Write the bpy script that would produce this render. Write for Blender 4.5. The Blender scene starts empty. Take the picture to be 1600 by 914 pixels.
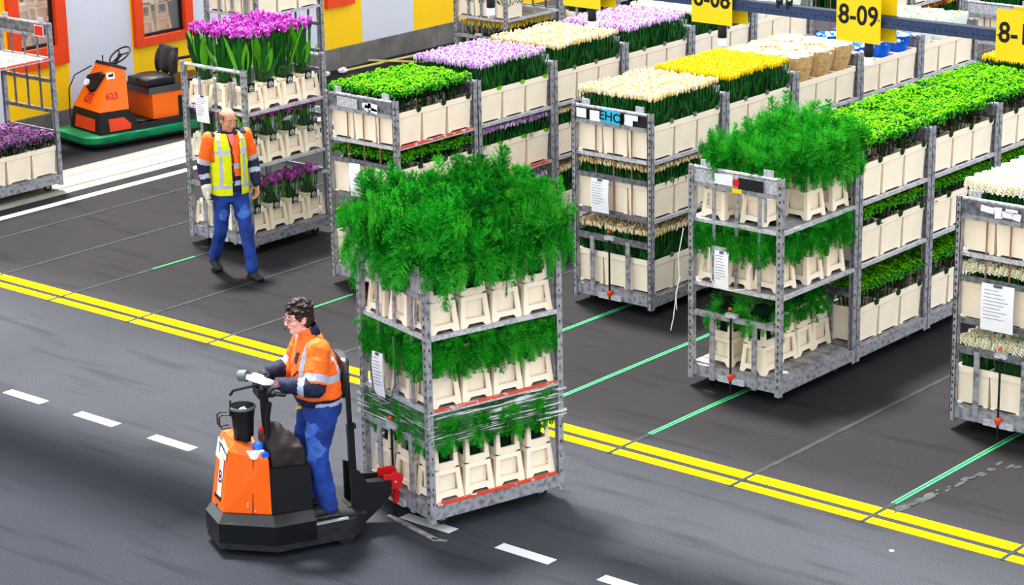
import bpy, bmesh, math, random
import numpy as np
from mathutils import Vector, Matrix, Euler, noise

S = bpy.context.scene
C = S.collection
PI = math.pi

# ------------------------------------------------------------------ camera, world, light, exposure
def make_camera():
    # telephoto view from a visitors' gallery, seven metres above the floor
    yaw, pitch, roll, f = -0.70844, 0.292923, -0.0203094, 3733.574
    cy, sy, cp, sp, cr, sr = math.cos(yaw), math.sin(yaw), math.cos(pitch), math.sin(pitch), math.cos(roll), math.sin(roll)
    fwd = Vector((sy*cp, cy*cp, -sp)); right = Vector((cy, -sy, 0)); up = right.cross(fwd)
    r = cr*right + sr*up; u = -sr*right + cr*up
    cam = bpy.data.cameras.new('camera'); cam.sensor_width = 36.0; cam.lens = f/1600*36.0
    cam.clip_start = 0.5; cam.clip_end = 300
    o = bpy.data.objects.new('camera', cam); C.objects.link(o)
    m = Matrix((r, u, -fwd)).transposed().to_4x4(); m.translation = Vector((0, 0, 7.0))
    o.matrix_world = m
    S.camera = o
make_camera()

W = bpy.data.worlds.new('hall_daylight'); S.world = W; W.use_nodes = True
bg = W.node_tree.nodes['Background']
bg.inputs[0].default_value = (0.90, 0.95, 1.0, 1); bg.inputs[1].default_value = 0.96
sun = bpy.data.lights.new('skylight', 'SUN'); sun.energy = 5.7; sun.angle = math.radians(8.5); sun.color = (1.0, 0.97, 0.93)
so = bpy.data.objects.new('skylight', sun); C.objects.link(so); so.location = (-12, 12, 14)
so.rotation_euler = Vector((0.30, -0.16, -0.94)).to_track_quat('-Z', 'Y').to_euler()
S.view_settings.view_transform = 'Standard'; S.view_settings.look = 'None'
S.view_settings.exposure = 1.25; S.view_settings.gamma = 1.0
try: S.view_settings.use_curve_mapping = False
except Exception: pass
S.cycles.max_bounces = 6; S.cycles.diffuse_bounces = 3; S.cycles.transparent_max_bounces = 12
S.cycles.use_denoising = True

# ------------------------------------------------------------------ small helpers
def lin(c): return tuple((x/12.92 if x <= .04045 else ((x+.055)/1.055)**2.4) for x in (v/255 for v in c))
MATS = {}
def mat(name, rgb, rough=.6, metal=0.0, var=0.0, scale=8.0, rgb2=None, thr=None, bump=0.0, spec=.3, trans=0.0, rand=0.0):
    """procedural surface: base colour, optional noise towards rgb2, optional bump"""
    m = bpy.data.materials.new(name); m.use_nodes = True; nt = m.node_tree
    b = nt.nodes['Principled BSDF']; b.inputs['Roughness'].default_value = rough; b.inputs['Metallic'].default_value = metal
    b.inputs['Specular IOR Level'].default_value = spec
    c = lin(rgb) + (1,)
    b.inputs['Base Color'].default_value = c
    if var or rgb2:
        tc = nt.nodes.new('ShaderNodeTexCoord'); n = nt.nodes.new('ShaderNodeTexNoise')
        n.inputs['Scale'].default_value = scale; n.inputs['Detail'].default_value = 4
        nt.links.new(tc.outputs['Object'], n.inputs['Vector'])
        r = nt.nodes.new('ShaderNodeValToRGB')
        lo, hi = thr or (.3, .7)
        r.color_ramp.elements[0].position = lo; r.color_ramp.elements[1].position = hi
        c2 = lin(rgb2)+(1,) if rgb2 else tuple(min(1, x*(1-var)) for x in c[:3])+(1,)
        r.color_ramp.elements[0].color = c2; r.color_ramp.elements[1].color = c
        nt.links.new(n.outputs['Fac'], r.inputs['Fac'])
        last = r.outputs['Color']
        nt.links.new(last, b.inputs['Base Color'])
        if bump:
            bp = nt.nodes.new('ShaderNodeBump'); bp.inputs['Strength'].default_value = bump; bp.inputs['Distance'].default_value = .01
            nt.links.new(n.outputs['Fac'], bp.inputs['Height']); nt.links.new(bp.outputs['Normal'], b.inputs['Normal'])
    MATS[name] = m
    return m

class MB:
    """collects shapes into one mesh"""
    def __init__(s): s.v = []; s.f = []; s.m = []; s.mi = 0
    def add(s, vs, fs):
        k = len(s.v); s.v += [tuple(p) for p in vs]; s.f += [tuple(i+k for i in f) for f in fs]; s.m += [s.mi]*len(fs)
        return s
    def box(s, c, d, rot=None, taper=1.0):
        x, y, z = d[0]/2, d[1]/2, d[2]/2; vs = []
        for sz in (-1, 1):
            t = taper if sz > 0 else 1.0
            for sx, sy in ((-1, -1), (1, -1), (1, 1), (-1, 1)): vs.append(Vector((sx*x*t, sy*y*t, sz*z)))
        if rot is not None: vs = [rot @ p for p in vs]
        c = Vector(c)
        return s.add([p+c for p in vs], [(3,2,1,0),(4,5,6,7),(0,1,5,4),(1,2,6,5),(2,3,7,6),(3,0,4,7)])
    def bar(s, p0, p1, w, h=None, up=(0,0,1)):
        p0, p1 = Vector(p0), Vector(p1); h = h or w; d = (p1-p0).normalized(); u = Vector(up)
        if abs(d.dot(u)) > .98: u = Vector((1,0,0))
        r = d.cross(u).normalized(); u = r.cross(d)
        vs = [p + r*a*w/2 + u*b*h/2 for p in (p0, p1) for a, b in ((-1,-1),(1,-1),(1,1),(-1,1))]
        return s.add(vs, [(0,1,2,3),(7,6,5,4),(4,5,1,0),(5,6,2,1),(6,7,3,2),(7,4,0,3)])
    def tube(s, pts, r, n=8, caps=True):
        pts = [Vector(p) for p in pts]; rs = r if isinstance(r, (list, tuple)) else [r]*len(pts)
        rings = []; ref = None
        for i, p in enumerate(pts):
            d = (pts[min(i+1, len(pts)-1)] - pts[max(i-1, 0)]).normalized()
            if ref is None:
                ref = d.orthogonal().normalized()
            ref = (ref - d*ref.dot(d))
            ref = ref.normalized() if ref.length > 1e-6 else d.orthogonal().normalized()
            b = d.cross(ref)
            rings.append([p + (ref*math.cos(2*PI*k/n) + b*math.sin(2*PI*k/n))*rs[i] for k in range(n)])
        return s.loft(rings, caps)
    def loft(s, rings, caps=True, closed=True):
        n = len(rings[0]); vs = [p for r in rings for p in r]; fs = []
        for i in range(len(rings)-1):
            for k in range(n if closed else n-1):
                a, b = i*n+k, i*n+(k+1) % n
                fs.append((a, b, b+n, a+n))
        if caps: fs.append(tuple(range(n-1, -1, -1))); fs.append(tuple((len(rings)-1)*n+k for k in range(n)))
        return s.add(vs, fs)
    def lathe(s, prof, c=(0,0,0), n=16, caps=True):
        c = Vector(c)
        return s.loft([[c + Vector((r*math.cos(2*PI*k/n), r*math.sin(2*PI*k/n), z)) for k in range(n)] for r, z in prof], caps)
    def prism(s, poly, z0, z1, top=None):
        """polygon extruded from z0 to z1; top: other polygon at z1 (values may carry their own z)"""
        top = top or poly
        return s.loft([[Vector((p[0], p[1], p[2] if len(p) > 2 else z0)) for p in poly], [Vector((p[0], p[1], p[2] if len(p) > 2 else z1)) for p in top]])
    def disc(s, c, axis, r, n=10, t=.004):
        a = Vector(axis).normalized(); c = Vector(c)
        return s.tube([c-a*t/2, c+a*t/2], r, n)
    def ball(s, c, r, seg=8, rings=5, rot=None):
        c = Vector(c); R = Vector(r) if not isinstance(r, (int, float)) else Vector((r, r, r))
        vs = [Vector((0,0,-1))]; 
        for i in range(1, rings):
            a = -PI/2 + PI*i/rings
            for k in range(seg): vs.append(Vector((math.cos(a)*math.cos(2*PI*k/seg), math.cos(a)*math.sin(2*PI*k/seg), math.sin(a))))
        vs.append(Vector((0,0,1))); fs = []
        for k in range(seg): fs.append((0, 1+(k+1) % seg, 1+k))
        for i in range(rings-2):
            for k in range(seg):
                a, b = 1+i*seg+k, 1+i*seg+(k+1) % seg
                fs.append((a, b, b+seg, a+seg))
        t = len(vs)-1; q = 1+(rings-2)*seg
        for k in range(seg): fs.append((q+k, q+(k+1) % seg, t))
        vs = [Vector((p.x*R.x, p.y*R.y, p.z*R.z)) for p in vs]
        if rot is not None: vs = [rot @ p for p in vs]
        return s.add([p+c for p in vs], fs)
    def quad(s, a, b, c, d): return s.add([a, b, c, d], [(0,1,2,3)])
    def tri(s, a, b, c): return s.add([a, b, c], [(0,1,2)])
    def mesh(s, name, mats, smooth=None):
        me = bpy.data.meshes.new(name); me.from_pydata(s.v, [], s.f)
        for m in (mats if isinstance(mats, (list, tuple)) else [mats]): me.materials.append(m)
        me.polygons.foreach_set('material_index', s.m)
        if smooth is not None:
            me.polygons.foreach_set('use_smooth', [True]*len(s.f))
            if smooth < 180: me.set_sharp_from_angle(angle=math.radians(smooth))
        me.update(); return me
    def obj(s, name, mats, parent=None, smooth=None):
        return link(name, s.mesh(name, mats, smooth), parent)

def link(name, data, parent=None):
    o = bpy.data.objects.new(name, data); C.objects.link(o)
    if parent is not None: o.parent = parent
    return o
def empty(name, loc=(0,0,0), rz=0.0):
    o = bpy.data.objects.new(name, None); C.objects.link(o); o.empty_display_size = .2
    o.location = loc; o.rotation_euler = (0, 0, rz); return o
def tag(o, label=None, cat=None, group=None, kind=None):
    if label: o['label'] = label
    if cat: o['category'] = cat
    if group: o['group'] = group
    if kind: o['kind'] = kind
    return o
KIDS = {}
def kids(o):
    return [c for c in o.children]
def copy_tree(o, parent=None):
    c = o.copy(); C.objects.link(c)
    if parent is not None: c.parent = parent
    for ch in kids(o): copy_tree(ch, c)
    return c
def remove_tree(o):
    for ch in list(o.children): remove_tree(ch)
    bpy.data.objects.remove(o)
def text_mesh(name, body, size, mats, parent, loc, rot, depth=.002, bold=.0, sx=1.0, align='CENTER'):
    cu = bpy.data.curves.new(name, 'FONT'); cu.body = body; cu.size = size; cu.extrude = depth; cu.offset = bold
    cu.align_x = align; cu.align_y = 'CENTER'; cu.resolution_u = 3
    t = bpy.data.objects.new(name, cu); C.objects.link(t)
    dg = bpy.context.evaluated_depsgraph_get()
    me = bpy.data.meshes.new_from_object(t.evaluated_get(dg)); bpy.data.objects.remove(t)
    me.materials.clear(); me.materials.append(mats)
    o = link(name, me, parent); o.location = loc; o.rotation_euler = rot; o.scale = (sx, 1, 1)
    return o
def bake(o):
    """apply an object's modifiers to a fresh mesh"""
    dg = bpy.context.evaluated_depsgraph_get(); dg.update()
    me = bpy.data.meshes.new_from_object(o.evaluated_get(dg))
    return me
def blob(mb, name, mats, voxel=.012, smooth=4, fac=.5):
    """fuse overlapping shapes into one continuous skin"""
    o = mb.obj(name, mats)
    r = o.modifiers.new('r', 'REMESH'); r.mode = 'VOXEL'; r.voxel_size = voxel; r.use_smooth_shade = True
    s_ = o.modifiers.new('s', 'SMOOTH'); s_.factor = fac; s_.iterations = smooth
    me = bake(o); bpy.data.objects.remove(o)
    me.materials.clear()
    for m in (mats if isinstance(mats, (list, tuple)) else [mats]): me.materials.append(m)
    me.polygons.foreach_set('use_smooth', [True]*len(me.polygons))
    me.polygons.foreach_set('material_index', [0]*len(me.polygons))
    return me

# ------------------------------------------------------------------ materials
mat('cream', (254,238,214), .55, var=.10, scale=5, spec=.25)
mat('cream_dirty', (226,198,165), .6, var=.18, scale=9, spec=.2)
mat('galvanised', (160,160,166), .45, metal=.25, rgb2=(104,104,110), scale=22, thr=(.32,.55), spec=.4)
mat('galvanised_dark', (122,122,128), .5, metal=.25, rgb2=(76,76,82), scale=20, thr=(.35,.6))
mat('galvanised_light', (205,205,212), .4, metal=.2, rgb2=(150,150,158), scale=40, thr=(.3,.6))
mat('black_hole', (12,12,14), .8)
mat('board', (150,146,144), .7, rgb2=(98,95,95), scale=12, thr=(.35,.65))
mat('rust', (172,120,104), .7, rgb2=(120,80,70), scale=60)
mat('red_strip', (220,70,45), .6, rgb2=(225,205,200), scale=14, thr=(.36,.42))
mat('red', (205,22,26), .45)
mat('orange_knob', (240,70,25), .45)
mat('black', (16,16,18), .5)
mat('black_gloss', (14,14,16), .25, spec=.5)
mat('rubber', (24,24,26), .8)
mat('paper', (240,240,246), .7, var=.06, scale=14)
mat('ink', (90,90,100), .8)
mat('white', (245,245,245), .5)
mat('cord_white', (225,225,220), .7)
mat('sign_yellow', (244,206,0), .5, var=.05, scale=3)
mat('ink_black', (8,8,10), .6)
mat('beam_blue', (50,68,100), .5, rgb2=(36,48,76), scale=40)
mat('yellow_paint', (232,200,0), .8, var=.06, scale=7, spec=.03)
mat('white_paint', (205,205,205), .75, var=.05, scale=7)
mat('green_steel', (30,150,80), .55, rgb2=(70,180,115), scale=18)
mat('slot_dark', (14,18,18), .7)
mat('slot_edge', (58,66,62), .7, rgb2=(30,34,33), scale=6)
mat('concrete_cream', (150,143,134), .85, rgb2=(126,119,110), scale=2.2)
mat('concrete_line', (120,112,100), .9)
mat('wall_yellow', (250,200,0), .7, var=.05, scale=4)
mat('wall_grey', (206,208,220), .7, var=.04, scale=4)
mat('wall_slate', (92,94,104), .7)
mat('plinth', (120,116,112), .85, rgb2=(92,89,86), scale=3)
mat('frame_orange', (226,64,12), .55, var=.08, scale=5)
mat('dark_room', (40,40,44), .9)
mat('orange_body', (245,106,8), .45, var=.05, scale=3)
mat('orange_red', (226,64,20), .5, var=.08, scale=3)
mat('hood_orange', (243,98,12), .4, var=.05, scale=4)
mat('bumper_green', (0,140,84), .55, rgb2=(0,104,62), scale=5)
mat('vinyl', (20,20,22), .38, spec=.5)
mat('chassis', (34,34,38), .6, rgb2=(20,20,23), scale=14)
mat('alu', (200,205,210), .35, metal=.6)
mat('bag_dark', (40,32,34), .7, bump=.4, var=.3, scale=10)
mat('skin_pale', (236,176,156), .55, var=.05, scale=20)
mat('skin_tan', (206,138,110), .55, var=.06, scale=20)
mat('lip', (176,92,88), .5)
mat('hair_brown', (48,28,26), .55, rgb2=(24,14,14), scale=60, bump=.3)
mat('hair_grey', (120,92,80), .7, rgb2=(96,72,62), scale=60)
mat('eye_white', (186,172,166), .3)
mat('iris', (40,34,34), .2)
mat('hi_orange', (250,104,24), .7, var=.10, scale=6, bump=.25)
mat('hi_yellow', (214,222,0), .7, var=.06, scale=6, bump=.2)
mat('navy', (22,28,58), .75, var=.2, scale=10)
mat('reflective', (172,178,198), .4, var=.05, scale=20)
mat('denim', (26,62,148), .8, rgb2=(14,36,98), scale=7, thr=(.3,.62), bump=.3)
mat('denim_worn', (70,112,190), .8, rgb2=(30,66,150), scale=12)
mat('shoe', (26,25,28), .55)
mat('shoe_grey', (92,84,80), .7)
mat('pink_shirt', (228,110,130), .7)
mat('glove_white', (214,208,196), .8, var=.08, scale=30)
mat('glove_black', (24,25,32), .75)
mat('lens', (150,70,80), .3)
mat('kale_light', (100,176,0), .7, spec=.03)
mat('kale_mid', (52,146,4), .7, spec=.03)
mat('kale_dark', (10,70,8), .65, spec=.2)
mat('stem_dark', (24,50,16), .7)
mat('stem_red', (88,34,30), .7)
mat('leaf_green', (16,92,20), .6, spec=.25)
mat('leaf_dark', (6,48,16), .65, spec=.2)
mat('leaf_bright', (84,168,22), .5, spec=.3)
mat('fern_a', (26,150,30), .8, spec=.03)
mat('fern_b', (8,96,20), .8, spec=.03)
mat('fern_c', (66,186,44), .8, spec=.03)
mat('fern_deep', (2,28,10), .8, spec=.1)  # near-black green, paints the shaded gaps among the sprays into the colour
mat('curcuma_pink', (206,64,198), .55, spec=.2)
mat('curcuma_pale', (232,150,230), .55, spec=.2)
mat('petal_lilac', (190,136,204), .6, spec=.2)
mat('petal_lilac_pale', (222,200,228), .6, spec=.2)
mat('petal_cream', (236,206,140), .6, spec=.2)
mat('petal_cream_pale', (246,231,200), .6, spec=.2)
mat('petal_yellow', (240,206,0), .6, spec=.2)
mat('petal_yellow_deep', (248,208,16), .6, spec=.2)
mat('petal_white', (246,244,240), .6, spec=.2)
mat('petal_ivory', (240,232,190), .6, spec=.2)
mat('petal_purple', (120,64,130), .6, spec=.2)
mat('petal_mauve', (186,120,180), .6, spec=.2)
mat('petal_rust', (190,84,44), .6, spec=.2)
mat('kraft', (214,178,124), .75, rgb2=(176,134,82), scale=26, bump=.5)
mat('kraft_light', (246,236,220), .75, var=.08, scale=12, bump=.4)
mat('wrap_blue', (10,112,236), .4, rgb2=(0,70,190), scale=10, bump=.5)
mat('wrap_white', (240,246,236), .35, var=.06, scale=12, bump=.4)
mat('wrap_green', (110,206,70), .5)
mat('clip_grey', (96,106,106), .5)
mat('tag_black', (14,14,16), .5)
mat('straw', (214,196,120), .7)
mat('wrap_sky', (40,180,222), .5)
M = MATS

def clear_film(name, lo, hi, tint=(.9,.95,.92), base=.18, zs=70.0):
    """stretched plastic film: mostly see-through, glossy, with streaky folds that catch the light"""
    m = bpy.data.materials.new(name); m.use_nodes = True; nt = m.node_tree; nt.nodes.clear()
    out = nt.nodes.new('ShaderNodeOutputMaterial'); mix = nt.nodes.new('ShaderNodeMixShader')
    tr = nt.nodes.new('ShaderNodeBsdfTransparent'); tr.inputs[0].default_value = tint+(1,)
    pb = nt.nodes.new('ShaderNodeBsdfPrincipled'); pb.inputs['Base Color'].default_value = (.86,.9,.9,1); pb.inputs['Roughness'].default_value = .22
    tc = nt.nodes.new('ShaderNodeTexCoord'); mp = nt.nodes.new('ShaderNodeMapping'); mp.inputs['Scale'].default_value = (3.2,3.2,zs)
    n = nt.nodes.new('ShaderNodeTexNoise'); n.inputs['Scale'].default_value = 1.0; n.inputs['Detail'].default_value = 3
    r = nt.nodes.new('ShaderNodeValToRGB'); r.color_ramp.elements[0].position = lo; r.color_ramp.elements[1].position = hi
    r.color_ramp.elements[0].color = (base,)*3+(1,); r.color_ramp.elements[1].color = (.85,.85,.85,1)
    nt.links.new(tc.outputs['Object'], mp.inputs[0]); nt.links.new(mp.outputs[0], n.inputs['Vector']); nt.links.new(n.outputs['Fac'], r.inputs[0])
    nt.links.new(r.outputs[0], mix.inputs[0]); nt.links.new(tr.outputs[0], mix.inputs[1]); nt.links.new(pb.outputs[0], mix.inputs[2])
    nt.links.new(mix.outputs[0], out.inputs[0]); MATS[name] = m; return m
clear_film('stretch_film', .55, .65, base=.03)
clear_film('sleeve_film', .68, .86, base=.012, zs=9)
clear_film('window_glass', .9, .99, tint=(.8,.8,.8), base=.10, zs=1)

def floor_material():
    m = bpy.data.materials.new('asphalt'); m.use_nodes = True; nt = m.node_tree; b = nt.nodes['Principled BSDF']
    tc = nt.nodes.new('ShaderNodeTexCoord')
    def nz(scale, det=3, vec=None):
        n = nt.nodes.new('ShaderNodeTexNoise'); n.inputs['Scale'].default_value = scale; n.inputs['Detail'].default_value = det
        nt.links.new(vec or tc.outputs['Object'], n.inputs['Vector']); return n.outputs['Fac']
    def ramp(src, p0, c0, p1, c1):
        r = nt.nodes.new('ShaderNodeValToRGB'); r.color_ramp.elements[0].position = p0; r.color_ramp.elements[1].position = p1
        r.color_ramp.elements[0].color = lin(c0)+(1,); r.color_ramp.elements[1].color = lin(c1)+(1,); nt.links.new(src, r.inputs[0]); return r.outputs[0]
    def mixc(a, bcol, fac, mode='MULTIPLY'):
        x = nt.nodes.new('ShaderNodeMix'); x.data_type = 'RGBA'; x.blend_type = mode
        x.inputs[0].default_value = fac; nt.links.new(a, x.inputs[6]); nt.links.new(bcol, x.inputs[7]); return x.outputs[2]
    # three strips of asphalt: parking bays, the driving lane and the next lane beyond the dashes
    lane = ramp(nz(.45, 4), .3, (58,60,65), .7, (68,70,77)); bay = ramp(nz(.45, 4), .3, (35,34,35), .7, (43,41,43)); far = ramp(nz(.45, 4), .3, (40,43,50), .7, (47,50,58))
    sx = nt.nodes.new('ShaderNodeSeparateXYZ'); nt.links.new(tc.outputs['Object'], sx.inputs[0])
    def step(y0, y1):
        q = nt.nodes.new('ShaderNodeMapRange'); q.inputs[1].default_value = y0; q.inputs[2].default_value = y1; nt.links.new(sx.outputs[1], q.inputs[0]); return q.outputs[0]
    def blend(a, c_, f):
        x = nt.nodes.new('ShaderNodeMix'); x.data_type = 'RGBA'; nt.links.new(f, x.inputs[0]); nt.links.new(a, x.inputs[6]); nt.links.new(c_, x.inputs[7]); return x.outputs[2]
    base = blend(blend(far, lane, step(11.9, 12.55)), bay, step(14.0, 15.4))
    grain = ramp(nz(75, 2), .3, (140,140,140), .7, (255,255,255))
    mp = nt.nodes.new('ShaderNodeMapping'); mp.inputs['Rotation'].default_value = (0,0,.35); mp.inputs['Scale'].default_value = (.9, 7, 1)
    nt.links.new(tc.outputs['Object'], mp.inputs[0])
    tyre = ramp(nz(.8, 4, mp.outputs[0]), .30, (165,165,168), .46, (255,255,255))
    spots = ramp(nz(9, 2), .74, (255,255,255), .80, (255,255,255))
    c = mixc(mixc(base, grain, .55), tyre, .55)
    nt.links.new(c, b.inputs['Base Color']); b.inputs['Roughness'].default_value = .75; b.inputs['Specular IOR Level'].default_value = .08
    MATS['asphalt'] = m
floor_material()
# ------------------------------------------------------------------ the hall: floor, markings, rails, wall
def structure(o): o['kind'] = 'structure'; return o
def build_floor():
    b = MB(); b.box((-14, 22, -.05), (60, 60, .10))
    fl = structure(b.obj('floor', M['asphalt']))
    def strip(name, m, x0, x1, y0, y1, z=.003):
        q = MB(); q.box(((x0+x1)/2, (y0+y1)/2, z/2), (x1-x0, y1-y0, z)); return structure(q.obj(name, M[m], fl))
    strip('yellow_line', 'yellow_paint', -36, 4, 14.605, 14.715)
    strip('yellow_line', 'yellow_paint', -36, 4, 14.785, 14.925)
    for k in range(-4, 12):                                        # dashed lane line
        x = -16.775 + .975*k
        strip('lane_dash', 'white_paint', x, x+.515, 12.49, 12.60)
    # worn strip between the dashes
    # guide rails let into the floor, one every 1.2 m; painted green in front of the parked rows
    rails = {-22.24: 0, -21.04: 0, -19.86: 0, -18.71: 1, -17.5: 0, -16.35: 1, -15.1: 0, -13.88: 2, -12.68: 2, -11.48: 3, -10.25: 0, -9.03: 4, -7.83: 0}
    for x, g in rails.items():
        y0 = 14.58
        b = MB(); b.box((x, (y0+44)/2, .002), (.014, 44-y0, .008))
        r = structure(b.obj('guide_rail', M['slot_dark'], fl))
        for s in (-1, 1):
            q = MB(); q.box((x+s*.013, (y0+44)/2, .002), (.011, 44-y0, .006)); structure(q.obj('rail_edge', M['slot_edge'], fl))
            if g >= 2:
                q = MB(); q.box((x+s*.016, 17.3, .003), (.017, 3.7+.2*g, .009)); structure(q.obj('green_rail_strip', M['green_steel'], fl))
            if g == 1:
                q = MB(); q.box((x+s*.013, 16.3, .003), (.009, .6, .008)); structure(q.obj('green_rail_strip', M['green_steel'], fl))
    # pale concrete gutter and white line along the side lane
    strip('gutter', 'concrete_cream', -22.93, -22.02, 6, 40, .006)
    strip('gutter_joint_shading', 'concrete_line', -22.675, -22.655, 6, 40, .009)
    strip('gutter_joint_shading', 'concrete_line', -22.28, -22.245, 6, 40, .0075)  # dark strip that paints in shading along the gutter
    strip('gutter_joint_shading', 'concrete_line', -22.95, -22.90, 6, 40, .0075)
    strip('white_line', 'white_paint', -21.79, -21.66, 6, 40, .003)
    # worn paint patches beside the rails
    rnd = random.Random(5)
    b = MB()
    for (x0, y0, x1, y1, n, w) in ((-8.93, 14.95, -8.80, 16.2, 40, .03), (-8.9, 16.3, -8.3, 16.4, 10, .05)):
        for i in range(n):
            t = rnd.random(); x = x0+(x1-x0)*t+rnd.uniform(-w, w); y = y0+(y1-y0)*t+rnd.uniform(-.02,.02)
            s = rnd.uniform(.010,.028); k = rnd.randint(5, 7); a0 = rnd.random()*6
            ring = [(x+s*rnd.uniform(.6,1.2)*math.cos(a0+2*PI*j/k), y+3.0*s*rnd.uniform(.6,1.2)*math.sin(a0+2*PI*j/k)) for j in range(k)]
            b.prism(ring, .0005, .003+.00012*i)
    structure(b.obj('worn_paint', M['slot_edge'], fl))
build_floor()

def build_wall():
    X = -24.6
    segs = [(15.0, 16.6, 'wall_yellow'), (16.6, 18.72, 'wall_grey'), (18.72, 19.83, 'wall_yellow'), (19.83, 20.93, 'wall_grey'), (20.93, 22.06, 'wall_yellow'), (22.06, 24.45, 'wall_grey'),
            (24.45, 24.53, 'wall_slate'), (24.53, 25.40, 'wall_yellow'), (25.40, 26.53, 'wall_grey'), (26.53, 34, 'wall_yellow')]
    wins = [(18.86, 19.79, .93, 2.7), (20.96, 22.0, .94, 2.7), (24.62, 25.2, .93, 2.7)]
    names = ['wall_yellow', 'wall_grey', 'wall_slate']
    b = MB(); z0, z1 = .30, 4.2
    for y0, y1, m in segs:
        b.mi = names.index(m)
        w = [q for q in wins if q[0] >= y0 and q[1] <= y1]
        if not w: b.box((X-.1, (y0+y1)/2, (z0+z1)/2), (.2, y1-y0, z1-z0)); continue
        a0, a1, c0, c1 = w[0]
        b.box((X-.1, (y0+a0)/2, (z0+z1)/2), (.2, a0-y0, z1-z0)); b.box((X-.1, (a1+y1)/2, (z0+z1)/2), (.2, y1-a1, z1-z0))
        b.box((X-.1, (a0+a1)/2, (z0+c0)/2), (.2, a1-a0, c0-z0)); b.box((X-.1, (a0+a1)/2, (c1+z1)/2), (.2, a1-a0, z1-c1))
    structure(b.obj('wall_left', [M[n] for n in names]))
    b = MB(); y = 15.0; rnd = random.Random(2)
    while y < 34:
        l = rnd.choice((.55, .8, 1.05)); b.box((X-.08, y+l/2, .155), (.24, l-.008, .31)); y += l
    structure(b.obj('baseboard_left', M['plinth']))
    # dim room behind the windows
    b = MB(); b.box((X-1.3, 24, 2.1), (.1, 20, 4.2)); b.box((X-.75, 24, .02), (1.1, 20, .04))
    structure(b.obj('wall_back_room', M['dark_room']))
    for i, (a0, a1, c0, c1) in enumerate(wins):
        w = structure(empty('window_%d' % (i+1), (X, (a0+a1)/2, c0)))
        hy, hz = (a1-a0)/2, c1-c0
        b = MB(); t = .14 if i else .17
        tb = .26 if i == 0 else .11; v0, v1 = tb, hz-t; b.box((0.02, -hy+t/2, (v0+v1)/2), (.10, t, v1-v0)); b.box((0.02, hy-t/2, (v0+v1)/2), (.10, t, v1-v0)); b.box((0.02, 0, tb/2), (.10, 2*hy, tb)); b.box((0.02, 0, hz-t/2), (.10, 2*hy, t))
        structure(b.obj('window_frame', M['frame_orange'], w))
        b = MB(); b.box((-.02, hy-t-.02, hz/2), (.04, .04, hz-2*t)); b.box((-.02, -hy+t+.02, hz/2), (.04, .04, hz-2*t)); b.box((-.02, 0, tb+.02), (.04, 2*hy-2*t, .04))
        structure(b.obj('window_gasket', M['black'], w))
        b = MB(); b.box((-.04, 0, hz/2), (.008, 2*hy-2*t+.02, hz-2*t+.02)); structure(b.obj('window_pane', M['window_glass'], w))
build_wall()
def added_room_light(y):  # added point light, unseen, brightens the buckets behind the windows
    la = bpy.data.lights.new('added_room_light', 'POINT'); la.energy = 28; la.shadow_soft_size = .2; la.color = (1, .95, .85)
    o = bpy.data.objects.new('added_room_light', la); C.objects.link(o); o.location = (-24.95, y, 3.0)
added_room_light(19.3); added_room_light(21.4)

# two unseen slabs added overhead, placed only to shade two bands of the floor
def build_shade_slab(x0, x1, y, z, w):
    b = MB(); xc, l = (x0+x1)/2, x1-x0
    b.box((xc, y, z), (l, w, .04)); b.box((xc, y-w/2+.02, z+.09), (l, .04, .14)); b.box((xc, y+w/2-.02, z+.09), (l, .04, .14))
    for k in range(int(l/2)):
        for s_ in (-1, 1): b.box((x0+1+2*k, y+s_*(w/2-.06), z+1.2), (.03, .03, 2.3))
    structure(b.obj('floor_shade_slab', M['galvanised_dark']))
build_shade_slab(-26.0, -14.6, 12.65, 5.6, .95)
build_shade_slab(-12.8, 3.0, 13.62, 4.8, .74)
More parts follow.
